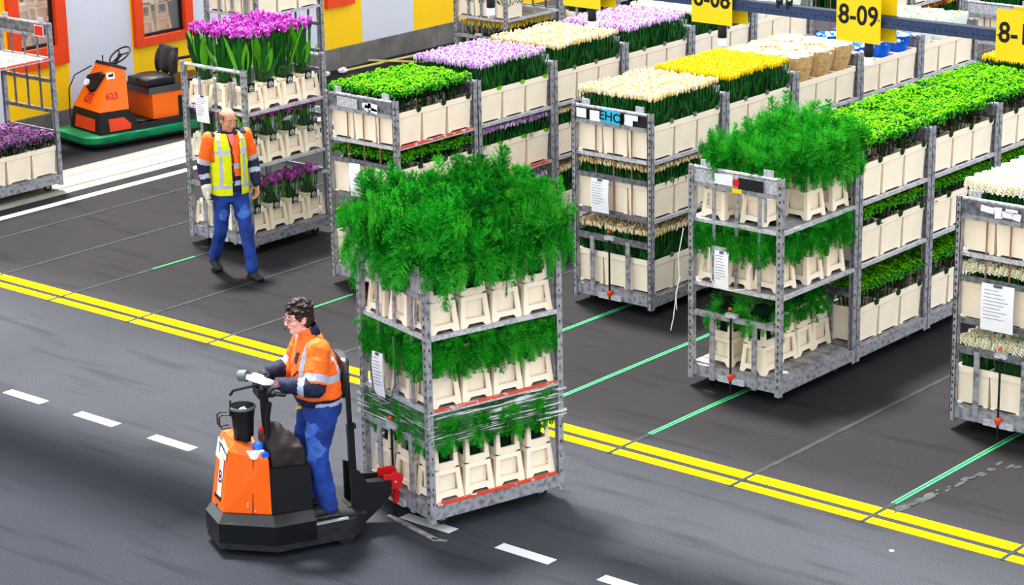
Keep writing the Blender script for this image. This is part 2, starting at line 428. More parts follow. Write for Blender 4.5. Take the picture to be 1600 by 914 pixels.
# ------------------------------------------------------------------ auction trolleys
TW = .98
def make_post(b, x, y, sx, sy):
    """galvanised U-channel upright with a row of lock holes; sx, sy: outward directions"""
    z0, z1 = .075, 2.03; h = (z1-z0); zc = (z0+z1)/2
    b.mi = 0
    b.box((x, y-sy*.022, zc), (.052, .008, h)) if False else None
    b.box((x-sx*.022, y, zc), (.008, .05, h)); b.box((x+sx*.022, y, zc), (.008, .05, h)); b.box((x, y+sy*.020, zc), (.05, .010, h))
    b.mi = 1
    for i in range(30):
        z = .17+i*.0615
        b.box((x+sx*.004, y+sy*.0252, z), (.013, .0012, .024))
        if i % 2: b.box((x+sx*.0262, y-sy*.004, z), (.0012, .010, .02))
def build_trolley(kind='rods', L=1.22, panel='galvanised', shelves=(1.555, .975), strip=()):
    """trolley standing at its own origin, tow end towards -y. kind: rods | flats"""
    t = empty('flower_trolley'); hl = L/2; hw = TW/2
    G, D = M['galvanised'], M['galvanised_dark']
    b = MB()
    for s in (-1, 1):
        b.box((s*(hw-.02), 0, .155), (.04, L-.1, .105)); b.box((0, s*(hl-.035), .155), (TW-.1, .04, .105))
    for k in range(3): b.box((0, -.3+k*.3, .13), (TW-.08, .04, .05))
    b.obj('base_frame', G, t)
    b = MB(); n = 9; w = (L-.1)/n
    for k in range(n): b.box((0, -hl+.05+w*(k+.5), .2145), (TW-.06, w-.006, .017))
    b.obj('deck', M['board'], t)
    for sx in (-1, 1):
        for sy in (-1, 1):
            b = MB(); make_post(b, sx*(hw-.026), sy*(hl-.025), sx, sy); b.obj('post', [G, M['black_hole']], t)
    for z in shelves:
        b = MB(); b.mi = 0; n = 9; w = (L-.11)/n
        for k in range(n): b.box((0, -hl+.055+w*(k+.5), z-.008), (TW-.06, w-.005, .014))
        b.mi = 1
        for s in (-1, 1):
            b.box((s*(hw-.016), 0, z-.014), (.032, L-.104, .032)); b.box((0, s*(hl-.04), z-.016), (TW-.104, .03, .032))
        sh = b.obj('shelf', [M['board'], M['galvanised_light']], t)
        if z in strip:
            q = MB(); q.box((hw+.001, 0, z-.006), (.003, L-.12, .013)); q.box((hw-.014, 0, z+.0025), (.03, L-.12, .002)); q.obj('edge_strip', M['red_strip'], sh)
    for sy in (-1, 1):                                             # name panel between the uprights at each end
        y = sy*(hl-.025)
        b = MB(); b.mi = 0; b.tube([(-hw+.05, y, 2.012), (hw-.05, y, 2.012)], .017, 8)
        b.box((0, y, 1.865), (TW-.1, .034, .04)); b.mi = 1; b.box((0, y+sy*.004, 1.94), (TW-.1, .008, .12))
        b.mi = 2
        for x in (-.33, .33): b.box((x, y-sy*.008, 2.05), (.10, .006, .07))
        b.obj('end_panel', [M['galvanised'], M[panel], M['galvanised_light']], t)
    y = -(hl-.025)
    def crossbar(z, h, p=t):
        q = MB(); q.box((0, y, z), (TW-.1, .03, h)); return q.obj('crossbar', D if kind == 'rods' else G, p)
    if kind == 'rods':
        for x in (-.22, .0, .22):
            q = MB(); q.tube([(x, y+.02, .97), (x, y+.02, 1.86)], .0075, 6); q.obj('rod', M['rust'], t)
        crossbar(1.335, .045); crossbar(.97, .045); crossbar(.715, .06)
        fl = ((-.25, .72, .12), (.19, .72, .12))
    else:
        for x in (-.24, 0, .24):
            q = MB(); q.box((x, y+.012, 1.41), (.034, .012, .93)); q.obj('flat_bar', G, t)
        q = MB(); q.box((.30, y+.012, 1.74), (.022, .01, .24)); q.obj('short_bar', G, t)
        crossbar(.69, .05)
        fl = ((-.235, .70, .09), (.215, .70, .09))
    for x, za, zb in fl:
        q = MB(); q.box((x, y-.012, (za+zb)/2), (.052, .014, za-zb)); q.obj('brace', G, t)
    q = MB(); yy = -hl-.012                                        # tow pin on the drawbar end
    q.mi = 0; q.tube([(-.02, yy, .74), (-.02, yy, .06)], .010, 8); q.disc((-.02, yy, .012), (0,0,1), .028, 10, .014); q.tube([(-.02, yy, .06), (-.02, yy, .012)], .007, 6)
    q.mi = 2; q.box((-.02, yy+.012, .735), (.11, .05, .035)); q.box((-.02, yy+.015, .13), (.28, .03, .05))
    q.mi = 1; q.lathe([(.012,.135),(.026,.15),(.028,.185),(.014,.20)], (-.02, yy, 0), 10); q.ball((-.02, yy-.01, .80), .018)
    q.obj('tow_pin', [M['black'], M['orange_knob'], M['galvanised_light']], t, smooth=40)
    for sx in (-1, 1):                                             # castors
        for sy in (-1, 1):
            q = MB(); x, y2 = sx*(hw-.13), sy*(hl-.16)
            q.mi = 0; q.tube([(x-.016, y2+.02, .05), (x+.016, y2+.02, .05)], .05, 14)
            q.mi = 1; q.box((x-.022, y2+.01, .075), (.006, .05, .07)); q.box((x+.022, y2+.01, .075), (.006, .05, .07)); q.box((x, y2, .108), (.07, .08, .012))
            q.obj('castor', [M['rubber'], M['galvanised']], t, smooth=40)
    q = MB(); y = hl-.025                                          # far end
    for z in (1.335, .97, .715): q.box((0, y, z), (TW-.1, .03, .045))
    for x in (-.24, 0, .24): q.box((x, y-.012, 1.41), (.03, .012, .9))
    q.obj('rear_ladder', D, t)
    return t

# ------------------------------------------------------------------ flower containers
def tapered(b, w0, d0, w1, d1, z0, z1):
    b.loft([[Vector((sx*w/2, sy*d/2, z)) for sx, sy in ((-1,-1),(1,-1),(1,1),(-1,1))] for w, d, z in ((w0, d0, z0), (w1, d1, z1))])
def open_tub(b, w0, d0, w1, d1, z0, z1, wall=.008):
    R = lambda w, d, z: [Vector((sx*w/2, sy*d/2, z)) for sx, sy in ((-1,-1),(1,-1),(1,1),(-1,1))]
    b.loft([R(w0-2*wall, d0-2*wall, z0+.02), R(w0, d0, z0), R(w1, d1, z1), R(w1-2*wall, d1-2*wall, z1), R(w0-2*wall, d0-2*wall, z0+.02)], caps=False)
    b.add(R(w0-2*wall, d0-2*wall, z0+.02), [(0,1,2,3)]); b.add(R(w0, d0, z0), [(3,2,1,0)])
def build_square_bucket(clip=None, name='flower_bucket'):
    """square tapered tub with a deep rim flange and small feet"""
    b = MB(); b.mi = 0
    open_tub(b, .275, .325, .298, .352, .012, .335)
    W, Dp = .305, .372                                             # deep rim flange
    for s in (-1, 1):
        b.box((s*(W/2-.005), 0, .310), (.012, Dp, .055)); b.box((0, s*(Dp/2-.007), .310), (W, .014, .055))
        b.mi = 1; b.box((s*.139, 0, .006), (.004, .13, .012)); b.box((0, s*.164, .006), (.12, .004, .012)); b.mi = 0
    for sx in (-1, 1):
        for sy in (-1, 1): b.box((sx*.12, sy*.145, .006), (.04, .05, .012))
    o = b.obj(name, [M['cream'], M['black']])
    if clip:
        q = MB(); x = .150; y = .13
        if clip == 'rosette':
            for k in range(7):
                a = 2*PI*k/7; q.ball((x+.008, y+.024*math.cos(a), .335+.022*math.sin(a)), (.010,.014,.014), 6, 4)
            q.ball((x+.008, y, .335), (.012,.016,.016), 6, 4); q.obj('foliage_clip', M['leaf_dark'], o, smooth=180)
        elif clip == 'lime':
            q.loft([[Vector((xx, y+.040*math.cos(a), .348-.038*abs(math.sin(a)))) for a in [PI*k/8 for k in range(9)]] for xx in (x+.004, x+.009)]); q.obj('lime_tab', M['kale_light'], o)
        elif clip == 'grey':
            for k in (-1, 0, 1): q.box((x+.008, y+k*.015, .345), (.012, .012, .042))
            q.box((x+.006, y, .362), (.014, .05, .008)); q.obj('grey_clip', M['clip_grey'], o)
    return o
def build_frame_bucket(collar=True):
    """tall bucket with a splayed window frame at each face and a raised collar"""
    b = MB(); b.mi = 0
    open_tub(b, .175, .175, .178, .178, .03, .27)
    def R(w, z): return [Vector((sx*w/2, sy*w/2, z)) for sx, sy in ((-1,-1),(1,-1),(1,1),(-1,1))]
    for q in range(4):                                             # splayed frames on the four faces
        rot = Matrix.Rotation(q*PI/2, 3, 'Z'); P = lambda x, y, z: rot @ Vector((x, y, z))
        for s in (-1, 1): b.loft([[P(s*.135, -.137, 0), P(s*.092, -.137, 0), P(s*.092, -.115, 0), P(s*.135, -.115, 0)], [P(s*.112, -.112, .25), P(s*.075, -.112, .25), P(s*.075, -.096, .25), P(s*.112, -.096, .25)]])
        b.loft([[P(-.09,-.10,.25),P(.09,-.10,.25),P(.09,-.085,.25),P(-.09,-.085,.25)],[P(-.09,-.10,.258),P(.09,-.10,.258),P(.09,-.085,.258),P(-.09,-.085,.258)]])
        b.loft([[P(-.115,-.117,.215),P(.115,-.117,.215),P(.115,-.098,.215),P(-.115,-.098,.215)],[P(-.112,-.112,.25),P(.112,-.112,.25),P(.112,-.096,.25),P(-.112,-.096,.25)]])
        b.loft([[P(-.125,-.133,.035),P(.125,-.133,.035),P(.125,-.11,.035),P(-.125,-.11,.035)],[P(-.12,-.127,.075),P(.12,-.127,.075),P(.12,-.105,.075),P(-.12,-.105,.075)]])
        b.add([P(-.092,-.137,0),P(-.06,-.134,.035),P(-.092,-.133,.035),P(.092,-.137,0),P(.06,-.134,.035),P(.092,-.133,.035)], [(0,1,2),(3,5,4)])
    o = b.obj('frame_bucket', M['cream'])
    if not collar: return o
    if not collar: return o
    b = MB()
    for q in range(4):
        rot = Matrix.Rotation(q*PI/2, 3, 'Z'); P = lambda x, y, z: rot @ Vector((x, y, z))
        z0, z1 = .262, .455
        b.loft([[P(-.108,-.109,z0),P(.108,-.109,z0),P(.108,-.095,z0),P(-.108,-.095,z0)],[P(-.106,-.107,z0+.045),P(.106,-.107,z0+.045),P(.106,-.093,z0+.045),P(-.106,-.093,z0+.045)]])
        b.loft([[P(-.098,-.098,z1-.028),P(.098,-.098,z1-.028),P(.098,-.084,z1-.028),P(-.098,-.084,z1-.028)],[P(-.096,-.097,z1),P(.096,-.097,z1),P(.096,-.083,z1),P(-.096,-.083,z1)]])
        for s in (-1, 1): b.loft([[P(s*.108,-.109,z0),P(s*.066,-.109,z0),P(s*.066,-.095,z0),P(s*.108,-.095,z0)],[P(s*.097,-.098,z1),P(s*.070,-.098,z1),P(s*.070,-.084,z1),P(s*.097,-.084,z1)]])
    b.obj('collar', M['cream'], o)
    return o
# ------------------------------------------------------------------ what stands in the containers (origin: floor of the container)
def leaf_blade(b, p, d, l, w, droop=.3, n=3, up=Vector((0,0,1))):
    """a pointed leaf from p along d"""
    d = d.normalized(); side = d.cross(up); side = side.normalized() if side.length > .01 else Vector((1,0,0))
    k = len(b.v); vs = []; 
    for i in range(n+1):
        t = i/n; q = p + d*l*t - up*droop*l*t*t; ww = w*math.sin(PI*min(1, .12+.88*t))*.5 if i < n else 0.0
        vs += [q-side*ww, q+side*ww]
    b.add(vs, [(2*i, 2*i+1, 2*i+3, 2*i+2) for i in range(n)])
def kale_bunch(seed, name='frilly_bunch', mats=('kale_light', 'kale_mid', 'kale_dark'), ztop=.545, w=.16, l=.185, n_heads=(3, 4), amp=1.0):
    r = random.Random(seed)
    b = MB(); b.mi = 0                                             # stems
    for i in range(26):
        x, y = r.uniform(-.12, .12), r.uniform(-.15, .15)
        b.tube([(x*.7, y*.7, .02), (x, y, ztop-.10)], .004, 4, False)
    b.mi = 1
    for i in range(40):
        x, y = r.uniform(-.145, .145), r.uniform(-.17, .17)
        leaf_blade(b, Vector((x, y, r.uniform(.32, .40))), Vector((r.uniform(-1,1), r.uniform(-1,1), .7)), .07, .04)
    for i in range(12):
        b.mi = 2; x, y = r.uniform(-.145, .145), r.choice((-1,1))*r.uniform(.1,.17)
        leaf_blade(b, Vector((x, y, .33)), Vector((r.uniform(-1,1), r.uniform(-1,1), .5)), .06, .03)
    root = b.obj(name, [M['stem_dark'], M['leaf_dark'], M['stem_red']])
    c = MB()
    for a in range(n_heads[0]):
        for e in range(n_heads[1]):
            hx = (a+.5)/n_heads[0]*2*w-w + r.uniform(-.012,.012); hy = (e+.5)/n_heads[1]*2*l-l + r.uniform(-.012,.012); R = .072*r.uniform(.85,1.15); hz = ztop + r.uniform(-.018,.018)
            c.mi = 2; c.ball((hx, hy, hz-.045), (R*.85, R*.85, .035), 8, 4)
            for k in range(115):                                   # ruffled leaf edges
                an = r.uniform(0, 2*PI); q = math.sqrt(r.random()); rad = R*q
                z = hz - .050*q*q*amp + r.uniform(-.010,.012)
                p = Vector((hx+rad*math.cos(an), hy+rad*math.sin(an), z)); s = r.uniform(.006,.013)
                u = Vector((r.uniform(-1,1), r.uniform(-1,1), r.uniform(-.35,.35))).normalized(); nrm = Vector((math.cos(an)*q*.9+r.uniform(-.4,.4), math.sin(an)*q*.9+r.uniform(-.4,.4), 1)).normalized()
                v = nrm.cross(u).normalized()
                c.mi = 0 if (q < .72 and r.random() < .72) else (1 if r.random() < .8 else 2)
                c.quad(p-u*s-v*s*.7, p+u*s-v*s*.7+nrm*r.uniform(-.004,.004), p+u*s+v*s*.7, p-u*s+v*s*.7+nrm*r.uniform(-.004,.006))
            for k in range(34):                                    # hanging outer frill
                an = r.uniform(0, 2*PI); p = Vector((hx+R*math.cos(an), hy+R*math.sin(an), hz-.05+r.uniform(-.03,.012))); o_ = Vector((math.cos(an), math.sin(an), 0)); tt = Vector((-o_.y, o_.x, 0)); s = r.uniform(.007,.013)
                c.mi = 1 if r.random() < .55 else 2
                c.quad(p-tt*s-Vector((0,0,s)), p+tt*s-Vector((0,0,s)), p+tt*s+Vector((0,0,s))-o_*s*.5, p-tt*s+Vector((0,0,s))-o_*s*.5)
    c.obj('heads', [M[m] for m in mats], root)
    return root
def bud_bunch(seed, petals, name='flower_bunch', ztop=.58, nx=12, ny=13, w=.150, l=.182, green='leaf_green', open_=0.6, leafy=0, pale=.55, tall=.05):
    """tight rows of half-open flowers on straight stems"""
    r = random.Random(seed); b = MB(); c = MB()
    dx, dy = 2*w/nx, 2*l/ny
    b.mi = 0
    for i in range(nx):
        for j in range(ny):
            x = -w+dx*(i+.5)+r.uniform(-.006,.006)+(dx*.25 if j % 2 else -dx*.25); y = -l+dy*(j+.5)+r.uniform(-.006,.006); z = ztop+r.uniform(-.02,.014)
            edge = i in (0, nx-1) or j in (0, ny-1)
            if edge or r.random() < .3:
                b.mi = 0 if r.random() < .6 else 1
                b.tube([(x*.88, y*.88, .03), (x, y, z-.02)], .0042, 3, False)
                for q in range(2):
                    an = r.uniform(0, 2*PI); b.mi = r.choice((0, 0, 1)); leaf_blade(b, Vector((x, y, r.uniform(.30,.42))), Vector((.25*math.cos(an), .25*math.sin(an), 1)), r.uniform(.10,.17), .018, .02, 3, Vector((math.sin(an), -math.cos(an), 0)))
            c.mi = 0 if r.random() < pale else 1
            R = .0105*r.uniform(.8,1.2); tilt = Vector((r.uniform(-.3,.3), r.uniform(-.3,.3), 1)).normalized(); u = tilt.orthogonal().normalized(); v = tilt.cross(u); p = Vector((x, y, z-tall*.4)); n = 6
            ring = lambda rr, h: [p + tilt*h + (u*math.cos(2*PI*k/n)+v*math.sin(2*PI*k/n))*rr for k in range(n)]
            c.loft([ring(R*.35, 0), ring(R*1.0, tall*.4), ring(R*(.5+open_*.7), tall)], True)
            if r.random() < .5:
                c.mi = 1 - c.mi; an = r.uniform(0, 6.28); c.quad(p+tilt*tall*.6, p+tilt*tall+u*R*1.8*math.cos(an)+v*R*1.8*math.sin(an), p+tilt*tall*1.15+u*R*1.2*math.cos(an+.8)+v*R*1.2*math.sin(an+.8), p+tilt*tall*.9)
    for q in range(leafy):
        an = r.uniform(0, 2*PI); b.mi = 2; x, y = r.uniform(-w, w), r.uniform(-l, l)
        leaf_blade(b, Vector((x, y, ztop-.03)), Vector((math.cos(an), math.sin(an), 1.2)), .075, .026, .3)
    b.mi = 1; b.box((0, 0, .22), (2*w*.80, 2*l*.80, .38))            # packed stems in the middle of the bunch
    root = b.obj(name, [M[green], M['leaf_dark'], M['leaf_bright']])
    c.obj('blossoms', [M[petals[0]], M[petals[1]]], root, smooth=60)
    return root
def spike_bunch(seed, mats=('petal_ivory', 'petal_white'), ztop=.56):
    """rows of short dense white flower spikes"""
    r = random.Random(seed); b = MB(); c = MB(); w, l = .150, .18
    b.mi = 1; b.box((0, 0, .22), (2*w*.8, 2*l*.8, .38))
    for i in range(6):
        for j in range(7):
            x = -w+2*w*(i+.5)/6+r.uniform(-.008,.008); y = -l+2*l*(j+.5)/7+r.uniform(-.008,.008); z = ztop+r.uniform(-.02,.015)
            b.mi = 0; b.tube([(x*.9, y*.9, .03), (x, y, z-.06)], .004, 3, False)
            for q in range(2): leaf_blade(b, Vector((x, y, .36)), Vector((r.uniform(-.5,.5), r.uniform(-.5,.5), 1)), .12, .02, .1)
            for k in range(30):
                h = k/30; an = k*2.4; R = .026*(1-.6*h)+.004
                c.mi = 0 if r.random() < .8 else 1
                c.ball((x+R*math.cos(an), y+R*math.sin(an), z-.06+.085*h), .0105, 5, 3)
    root = b.obj('flower_bunch', [M['leaf_green'], M['leaf_dark']]); c.obj('blossoms', [M[m] for m in mats], root, smooth=180); return root
PLUMES = {}
def plume(cls, seed):
    """one feathery spray: a stem bending outwards (+x) and a haze of fine needles; returns arrays"""
    if (cls, seed) in PLUMES: return PLUMES[(cls, seed)]
    r = random.Random(seed*13+cls); droop = (.04, .12, .22, .34)[cls]; out = (.18, .55, .95, 1.3)[cls]
    p = Vector((0, 0, 0)); d = Vector((out, 0, 1)).normalized(); n = 14; st = 1.0/n; pts = [p.copy()]
    for k in range(n):
        d = (d + Vector((.05*out, 0, -droop*2.2*k/n)) + Vector((r.uniform(-.06,.06), r.uniform(-.09,.09), r.uniform(-.05,.05)))).normalized(); p = p+d*st; pts.append(p.copy())
    V, T, Mi = [], [], []; g0 = (0, 1, 2, 0)[seed % 4]
    def tri(a, b_, c, m): k = len(V); V.extend((a, b_, c)); T.append((k, k+1, k+2)); Mi.append(m)
    for k in range(n):
        a, b_ = pts[k], pts[k+1]; s = Vector((0, .006, 0)); tri(a-s, a+s, b_, 1)
    for k in range(3, n+1):
        base = pts[k]; dd = (pts[k]-pts[k-1]).normalized(); ln = .30*math.sin(PI*(.15+.82*k/(n+1)))*r.uniform(.8,1.2)
        for s in range(7):
            a2 = r.uniform(0, 2*PI); u = dd.orthogonal().normalized(); v = dd.cross(u); bd = (u*math.cos(a2)+v*math.sin(a2)+dd*1.0).normalized(); m = 9
            g = g0 if r.random() < .7 else r.choice((0,1,2))
            e_ = base+bd*ln-Vector((0,0,.04*ln)); sd = bd.orthogonal().normalized()*.004; tri(base-sd, base+sd, e_, g)
            for e in range(m):
                t = (e+.8)/m; q = base + bd*ln*t - Vector((0,0,.05*ln*t*t))
                for f_ in range(4):
                    nd = (bd*.7 + Vector((r.uniform(-1,1), r.uniform(-1,1), r.uniform(-.9,.9)))).normalized(); nl = r.uniform(.030,.066)*(1.15-.5*t)
                    sd = nd.cross(Vector((r.uniform(-1,1), r.uniform(-1,1), r.uniform(-1,1)))).normalized()*.0026
                    tri(q-sd, q+sd, q+nd*nl, g if r.random() < .8 else r.choice((0,1,2,3)))
    res = (np.array([tuple(v) for v in V]), np.array(T), np.array(Mi)); PLUMES[(cls, seed)] = res; return res
def fern_bunch(seed, counts=(6, 12, 14, 10), size=.36, z0=.40, name='fern_bunch', core=True, rmax=9, zmax=9):
    """a cloud of asparagus-fern sprays rising from the collar and drooping over it; counts: upright .. hanging"""
    r = random.Random(seed); VV, TT, MM = [], [], []; off = 0
    for cls, cnt in enumerate(counts):
        for i in range(cnt):
            V, T, Mi = plume(cls, r.randint(1, 4)); s = size*r.uniform(.75, 1.2)*(1.0, 1.0, .92, .85)[cls]
            an = 2*PI*(i+r.random())/cnt + cls; c, sn = math.cos(an), math.sin(an); tw = r.uniform(-.2, .2); ct, st_ = math.cos(tw), math.sin(tw)
            A = V*s; y = A[:,1]*ct-A[:,2]*st_; z = A[:,1]*st_+A[:,2]*ct; x = A[:,0]+.045
            P_ = np.stack([c*x-sn*y, sn*x+c*y, z+z0+r.uniform(-.05,.03)], 1)
            rad = np.maximum(np.maximum(abs(P_[:,0]), abs(P_[:,1])), 1e-4); k_ = np.where(rad > rmax*.7, (rmax*.7+rmax*.3*np.tanh((rad-rmax*.7)/(rmax*.5)))/rad, 1.0); P_[:,0] *= k_; P_[:,1] *= k_
            P_[:,2] = np.where(P_[:,2] > zmax-.05, zmax-.05+.05*np.tanh((P_[:,2]-zmax+.05)/.1), P_[:,2])
            VV.append(P_); TT.append(T+off); off += len(V); MM.append(Mi)
    b = MB()
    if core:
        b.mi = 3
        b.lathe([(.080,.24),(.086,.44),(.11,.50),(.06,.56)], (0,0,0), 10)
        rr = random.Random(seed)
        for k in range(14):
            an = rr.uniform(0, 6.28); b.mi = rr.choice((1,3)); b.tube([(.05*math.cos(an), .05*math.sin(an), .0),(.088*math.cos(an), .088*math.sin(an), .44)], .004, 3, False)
    v0 = np.array([tuple(v) for v in b.v]) if b.v else np.zeros((0,3))
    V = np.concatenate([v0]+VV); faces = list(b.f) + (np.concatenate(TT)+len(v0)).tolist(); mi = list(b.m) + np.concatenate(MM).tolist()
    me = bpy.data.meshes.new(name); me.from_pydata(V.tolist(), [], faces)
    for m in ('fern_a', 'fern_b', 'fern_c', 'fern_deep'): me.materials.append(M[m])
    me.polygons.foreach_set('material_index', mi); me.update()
    return link(name, me)
def curcuma_bunch(seed, ztop=.80, tall=True):
    """pink-purple torch blooms on tall stems with broad leaves"""
    r = random.Random(seed); b = MB(); c = MB(); w, l = .115, .115
    b.mi = 3; b.lathe([(.070,.10),(.074,.27),(.04,.34)], (0,0,0), 10)
    for i in range(4):
        for j in range(4):
            x = -w+2*w*(i+.5)/4+r.uniform(-.012,.012); y = -l+2*l*(j+.5)/4+r.uniform(-.012,.012); z = ztop+r.uniform(-.035,.035)
            b.mi = 0; b.tube([(x*.6, y*.6, .03), (x, y, z-.05)], .0055, 5, False)
            b.mi = 3; b.ball((x, y, z-.07), (.013,.013,.03), 6, 4)
            for k in range(17):                                    # overlapping bracts
                an = k*2.4; t = k/17; rr = .028*(1-.35*t); base = Vector((x, y, z-.06+.06*t)); d = Vector((math.cos(an)*r.uniform(.7,1.3), math.sin(an)*r.uniform(.7,1.3), .7+t*1.0)).normalized()
                c.mi = 0 if r.random() < .62 else 1
                leaf_blade(c, base, d, .046, .034, -.1, 3, Vector((-math.cos(an)*.9, -math.sin(an)*.9, .6)))
    for k in range(7 if tall else 10):
        an = r.uniform(0, 2*PI); b.mi = r.choice((2, 2, 0, 1)); x, y = .08*math.cos(an), .08*math.sin(an)
        leaf_blade(b, Vector((x, y, r.uniform(.25,.38))), Vector((.35*math.cos(an), .35*math.sin(an), 1)), r.uniform(.30,.55)*(1 if tall else .36), .085 if tall else .06, r.uniform(0,.2), 6, Vector((math.cos(an)*-.4, math.sin(an)*-.4, .6)))
    root = b.obj('curcuma_bunch', [M['leaf_green'], M['leaf_dark'], M['leaf_bright'], M['stem_dark']])
    c.obj('blossoms', [M['curcuma_pink'], M['curcuma_pale']], root, smooth=180)
    return root
def wrapped_bunch(seed, sleeve, topm, name='wrapped_bunch', R=.165, ztop=.56, green=False):
    """a bunch in a flared paper sleeve with its flowers showing at the mouth"""
    r = random.Random(seed); b = MB(); n = 22
    def ring(rr, z, cr): return [Vector((rr*1.0*math.cos(2*PI*k/n)*(1+cr*(((k*7+seed) % 5)-2)/2), rr*1.12*math.sin(2*PI*k/n)*(1+cr*(((k*7+seed) % 5)-2)/2), z+cr*.06*((k*3+seed) % 4))) for k in range(n)]
    b.loft([ring(.075, .02, 0), ring(.10, .22, .02), ring(R*.86, .40, .05), ring(R, ztop, .06), ring(R*.94, ztop-.006, .06), ring(R*.8, ztop-.04, .03)], False)
    root = b.obj(name, M[sleeve], smooth=40)
    c = MB()
    for i in range(36):
        an = r.uniform(0, 2*PI); q = math.sqrt(r.random())*R*.88; p = Vector((q*math.cos(an), q*1.1*math.sin(an), ztop-.035+r.uniform(-.01,.035)))
        c.mi = 0 if r.random() < .75 else 1; s = r.uniform(.018,.034); c.ball(p, (s, s, s*.6), 6, 4, Euler((r.uniform(-.6,.6), r.uniform(-.6,.6), 0)).to_matrix())
    c.mi = 0; c.lathe([(.01, ztop-.075), (R*.86, ztop-.055), (R*.6, ztop-.03), (.01, ztop-.025)], (0,0,0), 12)
    c.obj('flower_heads', [M[topm[0]], M[topm[1]]], root, smooth=180)
    return root
def purple_bunch(seed): return kale_bunch(seed, 'purple_kale_bunch', ('petal_mauve', 'petal_purple', 'leaf_dark'), .50)

PROTO = {}
def as_parts(o, body):
    """give a mesh-rooted thing an Empty at its base, with the mesh itself as one of the parts"""
    nm = o.name.split('.')[0]; ch = list(o.children); o.name = body; r = empty(nm); o.parent = r
    for c in ch: c.parent = r
    return r
def proto(key, fn, *a, **k):
    if key not in PROTO:
        PROTO[key] = [as_parts(fn(*a, **k), 'paper_sleeve' if key[0] in ('kraft', 'blue', 'wrapw') else 'stems')]
    return PROTO[key][0]
def place(src, loc, rz=0.0, sz=1.0, sxy=1.0, parent=None):
    o = copy_tree(src, parent); o.location = loc; o.rotation_euler = (0, 0, rz); o.scale = (sxy, sxy, sz); return o
FLOWERS = {
 'kale':   (lambda s: kale_bunch(s), 3, 'bright green frilly bunch', 'bunch of greenery'),
 'purple': (lambda s: purple_bunch(s), 2, 'mauve and purple frilly bunch', 'bunch of flowers'),
 'cream':  (lambda s: bud_bunch(s, ('petal_cream_pale', 'petal_cream')), 2, 'cream flower bunch', 'bunch of flowers'),
 'beige':  (lambda s: bud_bunch(s, ('petal_cream', 'petal_cream_pale'), pale=.5), 2, 'straw cream flower bunch', 'bunch of flowers'),
 'yellow': (lambda s: bud_bunch(s, ('petal_yellow', 'petal_yellow_deep'), pale=.75), 2, 'bright yellow flower bunch', 'bunch of flowers'),
 'lilac':  (lambda s: bud_bunch(s, ('petal_lilac_pale', 'petal_lilac'), pale=.6), 2, 'pale lilac flower bunch', 'bunch of flowers'),
 'lilacleaf': (lambda s: bud_bunch(s, ('petal_lilac_pale', 'petal_lilac'), leafy=26, pale=.45), 2, 'lilac flower bunch with green leaves', 'bunch of flowers'),
 'white':  (lambda s: bud_bunch(s, ('petal_white', 'petal_ivory'), pale=.8), 2, 'white flower bunch', 'bunch of flowers'),
 'spike':  (lambda s: spike_bunch(s), 2, 'ivory white spiky flower bunch', 'bunch of flowers'),
 'rust':   (lambda s: bud_bunch(s, ('petal_rust', 'petal_yellow_deep'), pale=.8), 1, 'rust orange flower bunch', 'bunch of flowers'),
 'sun':    (lambda s: bud_bunch(s, ('petal_yellow', 'petal_yellow_deep'), nx=4, ny=5, green='leaf_dark', tall=.06), 1, 'yellow-headed bunch', 'bunch of flowers'),
 'kraft':  (lambda s: wrapped_bunch(s, 'kraft', ('kraft_light', 'petal_cream_pale'), R=.19, ztop=.57), 2, 'brown kraft paper sleeve of white flowers', 'wrapped bunch'),
 'blue':   (lambda s: wrapped_bunch(s, 'wrap_blue', ('petal_white', 'wrap_blue'), R=.155, ztop=.47), 2, 'bright blue paper sleeve of white flowers', 'wrapped bunch'),
 'wrapw':  (lambda s: wrapped_bunch(s, 'wrap_white', ('petal_white', 'wrap_green'), R=.16, ztop=.52), 2, 'white sleeved bunch with green trim', 'wrapped bunch'),
}
def flower(kind, i): 
    fn, n, _, _ = FLOWERS[kind]; j = i % n
    return proto((kind, j), fn, 11+j*7)
SQ = {}
def square(clip):
    if clip not in SQ: SQ[clip] = build_square_bucket(clip)
    return SQ[clip]
FRAME = {}
def frame_bucket(collar=True):
    if collar not in FRAME: FRAME[collar] = as_parts(build_frame_bucket(collar), 'tub')
    return FRAME[collar]
FERN = {}
def fern(i, big):
    k = (i % 3, big)
    if k not in FERN:
        FERN[k] = {2: lambda q: fern_bunch(31+q, (22, 36, 24, 2), .54, .46, rmax=.33), 4: lambda q: fern_bunch(71+q, (14, 32, 30, 10), .36, .38, rmax=.30), 6: lambda q: fern_bunch(91+q, (12, 32, 22, 3), .33, .40, rmax=.19), 5: lambda q: fern_bunch(81+q, (12, 32, 36, 14), .46, .40, rmax=.36), 1: lambda q: fern_bunch(41+q, (8, 22, 34, 44), .34, .36, rmax=.235, zmax=.54), 0: lambda q: fern_bunch(51+q, (0, 5, 10, 10), .26, .40), 3: lambda q: fern_bunch(61+q, (50, 80, 60, 16), .25, .47, rmax=.205, zmax=.74)}[big](i % 3)
    return FERN[k]
CURC = {}
def curcuma(i, tall):
    k = (i % 2, tall)
    if k not in CURC: CURC[k] = as_parts(curcuma_bunch(61+i % 2, .80 if tall else .50, tall), 'stems')
    return CURC[k]
